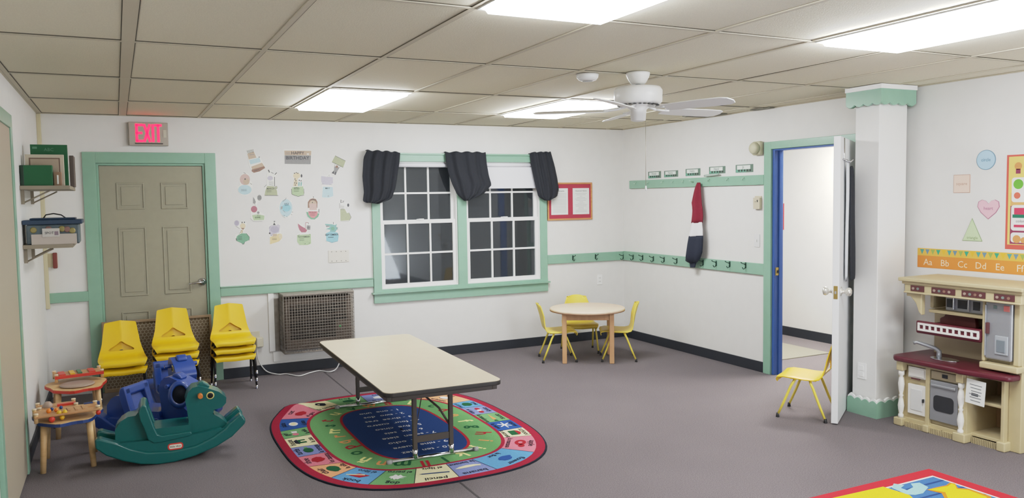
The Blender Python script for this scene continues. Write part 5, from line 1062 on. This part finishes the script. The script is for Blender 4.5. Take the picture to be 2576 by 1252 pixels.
for b_ in [(-.012, .055, -.015, .09, 0, .055, TANK), (.20, .245, -.005, .09, 0, .05, TANK), (.425, .51, -.015, .09, 0, .06, TANK), (.685, .74, .03, DD, 0, .06, TANK)]: kpart('foot', [b_], bev=.008)
mb = MB()
for k in range(30):
    u = .06+k*.0125
    if u < .2 or .245 < u < .425: kb(mb, u, u+.007, .01, .03, .0, .035, TANK)
for k in range(15): kb(mb, .515+k*.0115, .521+k*.0115, .05, .06, .0, .04, TANK)
kb(mb, .05, .43, .02, .03, 0, .035, TANK); mb.build('toe_kick', t)
for u in (.028, .465):
    mb = MB(); pr = [(.018, .055), (.018, .075), (.011, .085), (.018, .11), (.021, .14), (.015, .18), (.01, .2), (.016, .21), (.01, .22), (.017, .25), (.021, .29), (.016, .33), (.010, .345), (.019, .355), (.019, .385)]
    mb.lathe(pr, KW, 18, Matrix.Translation((.012, -u, 0))); mb.build('turned_post', t)
    kpart('post_cap', [(u-.024, u+.024, -.012, .04, .385, .45, TANK)], bev=.005)
d_ = kpart('drawer', [(.065, .2, .03, .052, .345, .42, KW), (.075, .19, .024, .031, .355, .41, KW)])
kpart('drawer_pull', [(.1, .165, .012, .026, .338, .348, MARD)], d_)
d_ = kpart('cabinet_door', [(.065, .203, .03, .052, .095, .3, KW), (.09, .178, .025, .031, .125, .27, mat('kitchen_offwhite', (214, 214, 212), .5))])
kpart('door_knob', [(.185, .193, .012, .03, .19, .215, SILD)], d_)
d_ = kpart('oven', [(.238, .437, .02, .05, .09, .36, SIL), (.25, .425, .008, .022, .318, .338, SIL)], bev=.006)
mb = MB(); mb.prism(rrect(.268, .41, .16, .265, .025), 0, .003, SILD, lambda u, v, w: Vector((.0195-w, -u, v))); mb.build('oven_window', d_)
kpart('oven_controls', [(.24, .437, .028, .05, .368, .422, mat('kitchen_taupe', (168, 156, 130), .4)), (.32, .36, .024, .029, .385, .41, SILD)])
mb = MB(); ct = [(-.035, .03), (-.03, -.0), (.0, -.035), (.45, -.045), (.49, -.06), (.70, -.03), (.775, -.012), (.79, .02), (.79, .12), (.79, DD), (-.03, DD)]
mb.prism(ct, .45, .488, MAR, lambda u, v, w: Vector((v, -u, w))); mb.build('countertop', t, bevel=.014, seg=4)
mb = MB(); mb.prism(circle(.27, .12, .1, .055, 24), .488, .494, CHROME, lambda u, v, w: Vector((v, -u, w))); mb.build('sink', t, bevel=.002)
mb = MB(); mb.tube([(.16, -.20, .49), (.16, -.2, .53), (.14, -.185, .55), (.07, -.10, .585), (.05, -.09, .58)], [.018, .016, .013, .011, .012], SIL, 12); mb.build('faucet', t)
# upper part
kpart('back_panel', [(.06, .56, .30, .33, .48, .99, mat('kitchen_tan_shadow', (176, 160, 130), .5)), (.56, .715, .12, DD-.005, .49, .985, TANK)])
kpart('side_panel', [(.72, .80, .09, DD, .0, .99, TANK)], bev=.006); kpart('shelf_side', [(.14, .165, .14, .32, .82, .99, TANK)], bev=.006)
kpart('crown', [(.02, .86, -.03, DD, 1.005, 1.03, TANK), (.035, .85, -.01, DD, .985, 1.008, TANK), (.05, .84, .0, .32, .925, .99, TANK), (.05, .84, -.012, .0, .925, .937, TANK)], bev=.008, seg=3)
mb = MB()
for u0, u1 in ((.10, .20), (.255, .42), (.465, .62), (.675, .80)):
    kb(mb, u0, u1, -.004, .001, .942, .98, MARD)
    n_ = int((u1-u0)/.035)
    for k in range(n_): mb.prism(circle(u0+.02+k*.035, .96, .010, .009, 10), .0045, .0065, mat('cup_%d' % (k % 3), [(158, 140, 128), (118, 128, 122), (138, 108, 92)][k % 3], .5), lambda u, v, w: Vector((-w, -u, v)))
mb.build('frieze_panel', t)
mb = MB(); arch = [(.05, .93), (.05, .90), (.08, .90), (.12, .86), (.145, .80), (.165, .78), (.165, .93)]; mb.prism(arch, .02, .06, TANK, lambda u, v, w: Vector((w, -u, v))); mb.build('arch_bracket', t, bevel=.006)
sh = kpart('microwave_shelf', [(.16, .565, .10, .33, .795, .818, TANK)], bev=.005)
mw = kpart('microwave', [(.26, .52, .13, .28, .818, .918, SIL)], bev=.008)
mb = MB()
for u0, u1 in ((.272, .31), (.35, .412), (.455, .5)): mb = MB(); kb(mb, u0, u1, .126, .131, .842, .898, SILD); mb.build('microwave_window', mw)
for b_ in [(.325, .333, .11, .13, .83, .91, CHROME), (.43, .438, .11, .13, .83, .91, CHROME)]: kpart('microwave_handle', [b_], mw)
kpart('cooktop_shelf', [(.105, .565, .045, .31, .652, .708, MAR), (.105, .565, .045, .07, .652, .738, MAR)], bev=.012, seg=3)
mb = MB(); arch = [(.17, .71), (.17, .75), (.2, .765), (.22, .80), (.30, .812), (.38, .805), (.42, .78), (.43, .71)]; mb.prism(arch, .2, .24, mat('kitchen_brown_red', (96, 44, 40), .5), lambda u, v, w: Vector((w, -u, v))); mb.build('arched_back', t, bevel=.008)
mb = MB()
kb(mb, .125, .555, .036, .05, .712, .726, KW); kb(mb, .125, .555, .036, .05, .672, .686, KW)
for k in range(11): u = .125+k*.0418; kb(mb, u, u+.013, .036, .05, .68, .715, KW)
mb.build('slotted_rail', t, bevel=.002)
# fridge
fr = kpart('fridge_door', [(.585, .755, .05, .1, .56, .925, SIL)], bev=.015, seg=3)
kpart('fridge_surround', [(.56, .79, .10, .135, .53, .93, TANK), (.565, .806, .03, .15, .50, .54, TANK), (.76, .797, .06, .118, .54, .93, TANK), (.56, .582, .06, .12, .54, .93, TANK)], bev=.008)
kpart('water_dispenser', [(.655, .735, .042, .052, .60, .715, mat('dispenser_grey', (180, 186, 192), .3, .3)), (.668, .722, .038, .043, .615, .69, mat('dispenser_dark', (120, 128, 134), .3))], fr, .004)
kpart('fridge_handle', [(.60, .618, .034, .052, .72, .79, MARD), (.592, .598, .038, .052, .58, .90, SIL)], fr, .003)
kpart('fridge_magnet', [(.705, .74, .046, .051, .87, .905, mat('magnet_red', (210, 120, 116), .5)), (.64, .66, .046, .051, .88, .90, mat('magnet_teal', (100, 120, 116), .5))], fr, .001)
kpart('shelf_back', [(.5, .70, DD-.06, DD-.02, .05, .44, mat('shelf_brown', (150, 120, 86), .7))])
# paper hanging on the kitchen
M_ = Matrix.Translation((KX-.008, KY-.575, .345))@Matrix.Rotation(.06, 4, 'X')
mb = MB(); mb.box(-.004, 0, -.062, .062, -.075, .08, PAP, M_)
for k in range(6): mb.box(-.0046, -.004, -.04+.004*(k % 2), .04-.006*(k % 3), .045-k*.02, .05-k*.02, INK, M_)
mb.box(-.0047, -.004, -.02, .025, -.022, -.005, DINK, M_)
tag(mb.build('taped_sheet'), 'white printed sheet taped across the open shelf of the play kitchen', 'paper')
# ================================================================== WORLD, COLOUR
w = bpy.data.worlds.new('night'); bpy.context.scene.world = w; w.use_nodes = True
w.node_tree.nodes['Background'].inputs[0].default_value = (.02, .025, .03, 1); w.node_tree.nodes['Background'].inputs[1].default_value = .6
sc = bpy.context.scene; sc.view_settings.view_transform = 'Standard'; sc.view_settings.look = 'None'; sc.view_settings.exposure = -0.22
vs_ = sc.view_settings; vs_.use_curve_mapping = True; cm_ = vs_.curve_mapping; cm_.use_clip = False; cv_ = cm_.curves[3]
cv_.points[0].location = (0, 0); cv_.points[1].location = (4.0, 1.3); cm_.extend = 'EXTRAPOLATED'
for x_, y_ in ((.18, .185), (.45, .46), (.75, .665), (1.2, .83), (2.2, .95)): cv_.points.new(x_, y_)
cm_.update()
al = bpy.data.lights.new('added_ceiling_fill', 'AREA'); al.shape = 'RECTANGLE'; al.size = 2.2; al.size_y = 1.4; al.energy = 120; al.color = (.9, .95, 1)  # fill lamp without a fixture, added behind the camera to brighten the ceiling
ao_ = bpy.data.objects.new('added_ceiling_fill', al); COL.objects.link(ao_); ao_.location = (4.2, -8.5, .4)
ao_.rotation_euler = Vector((-.05, -.75, -1)).to_track_quat('Z', 'Y').to_euler()
sc.cycles.max_bounces = 8; sc.cycles.diffuse_bounces = 5; sc.cycles.use_denoising = True
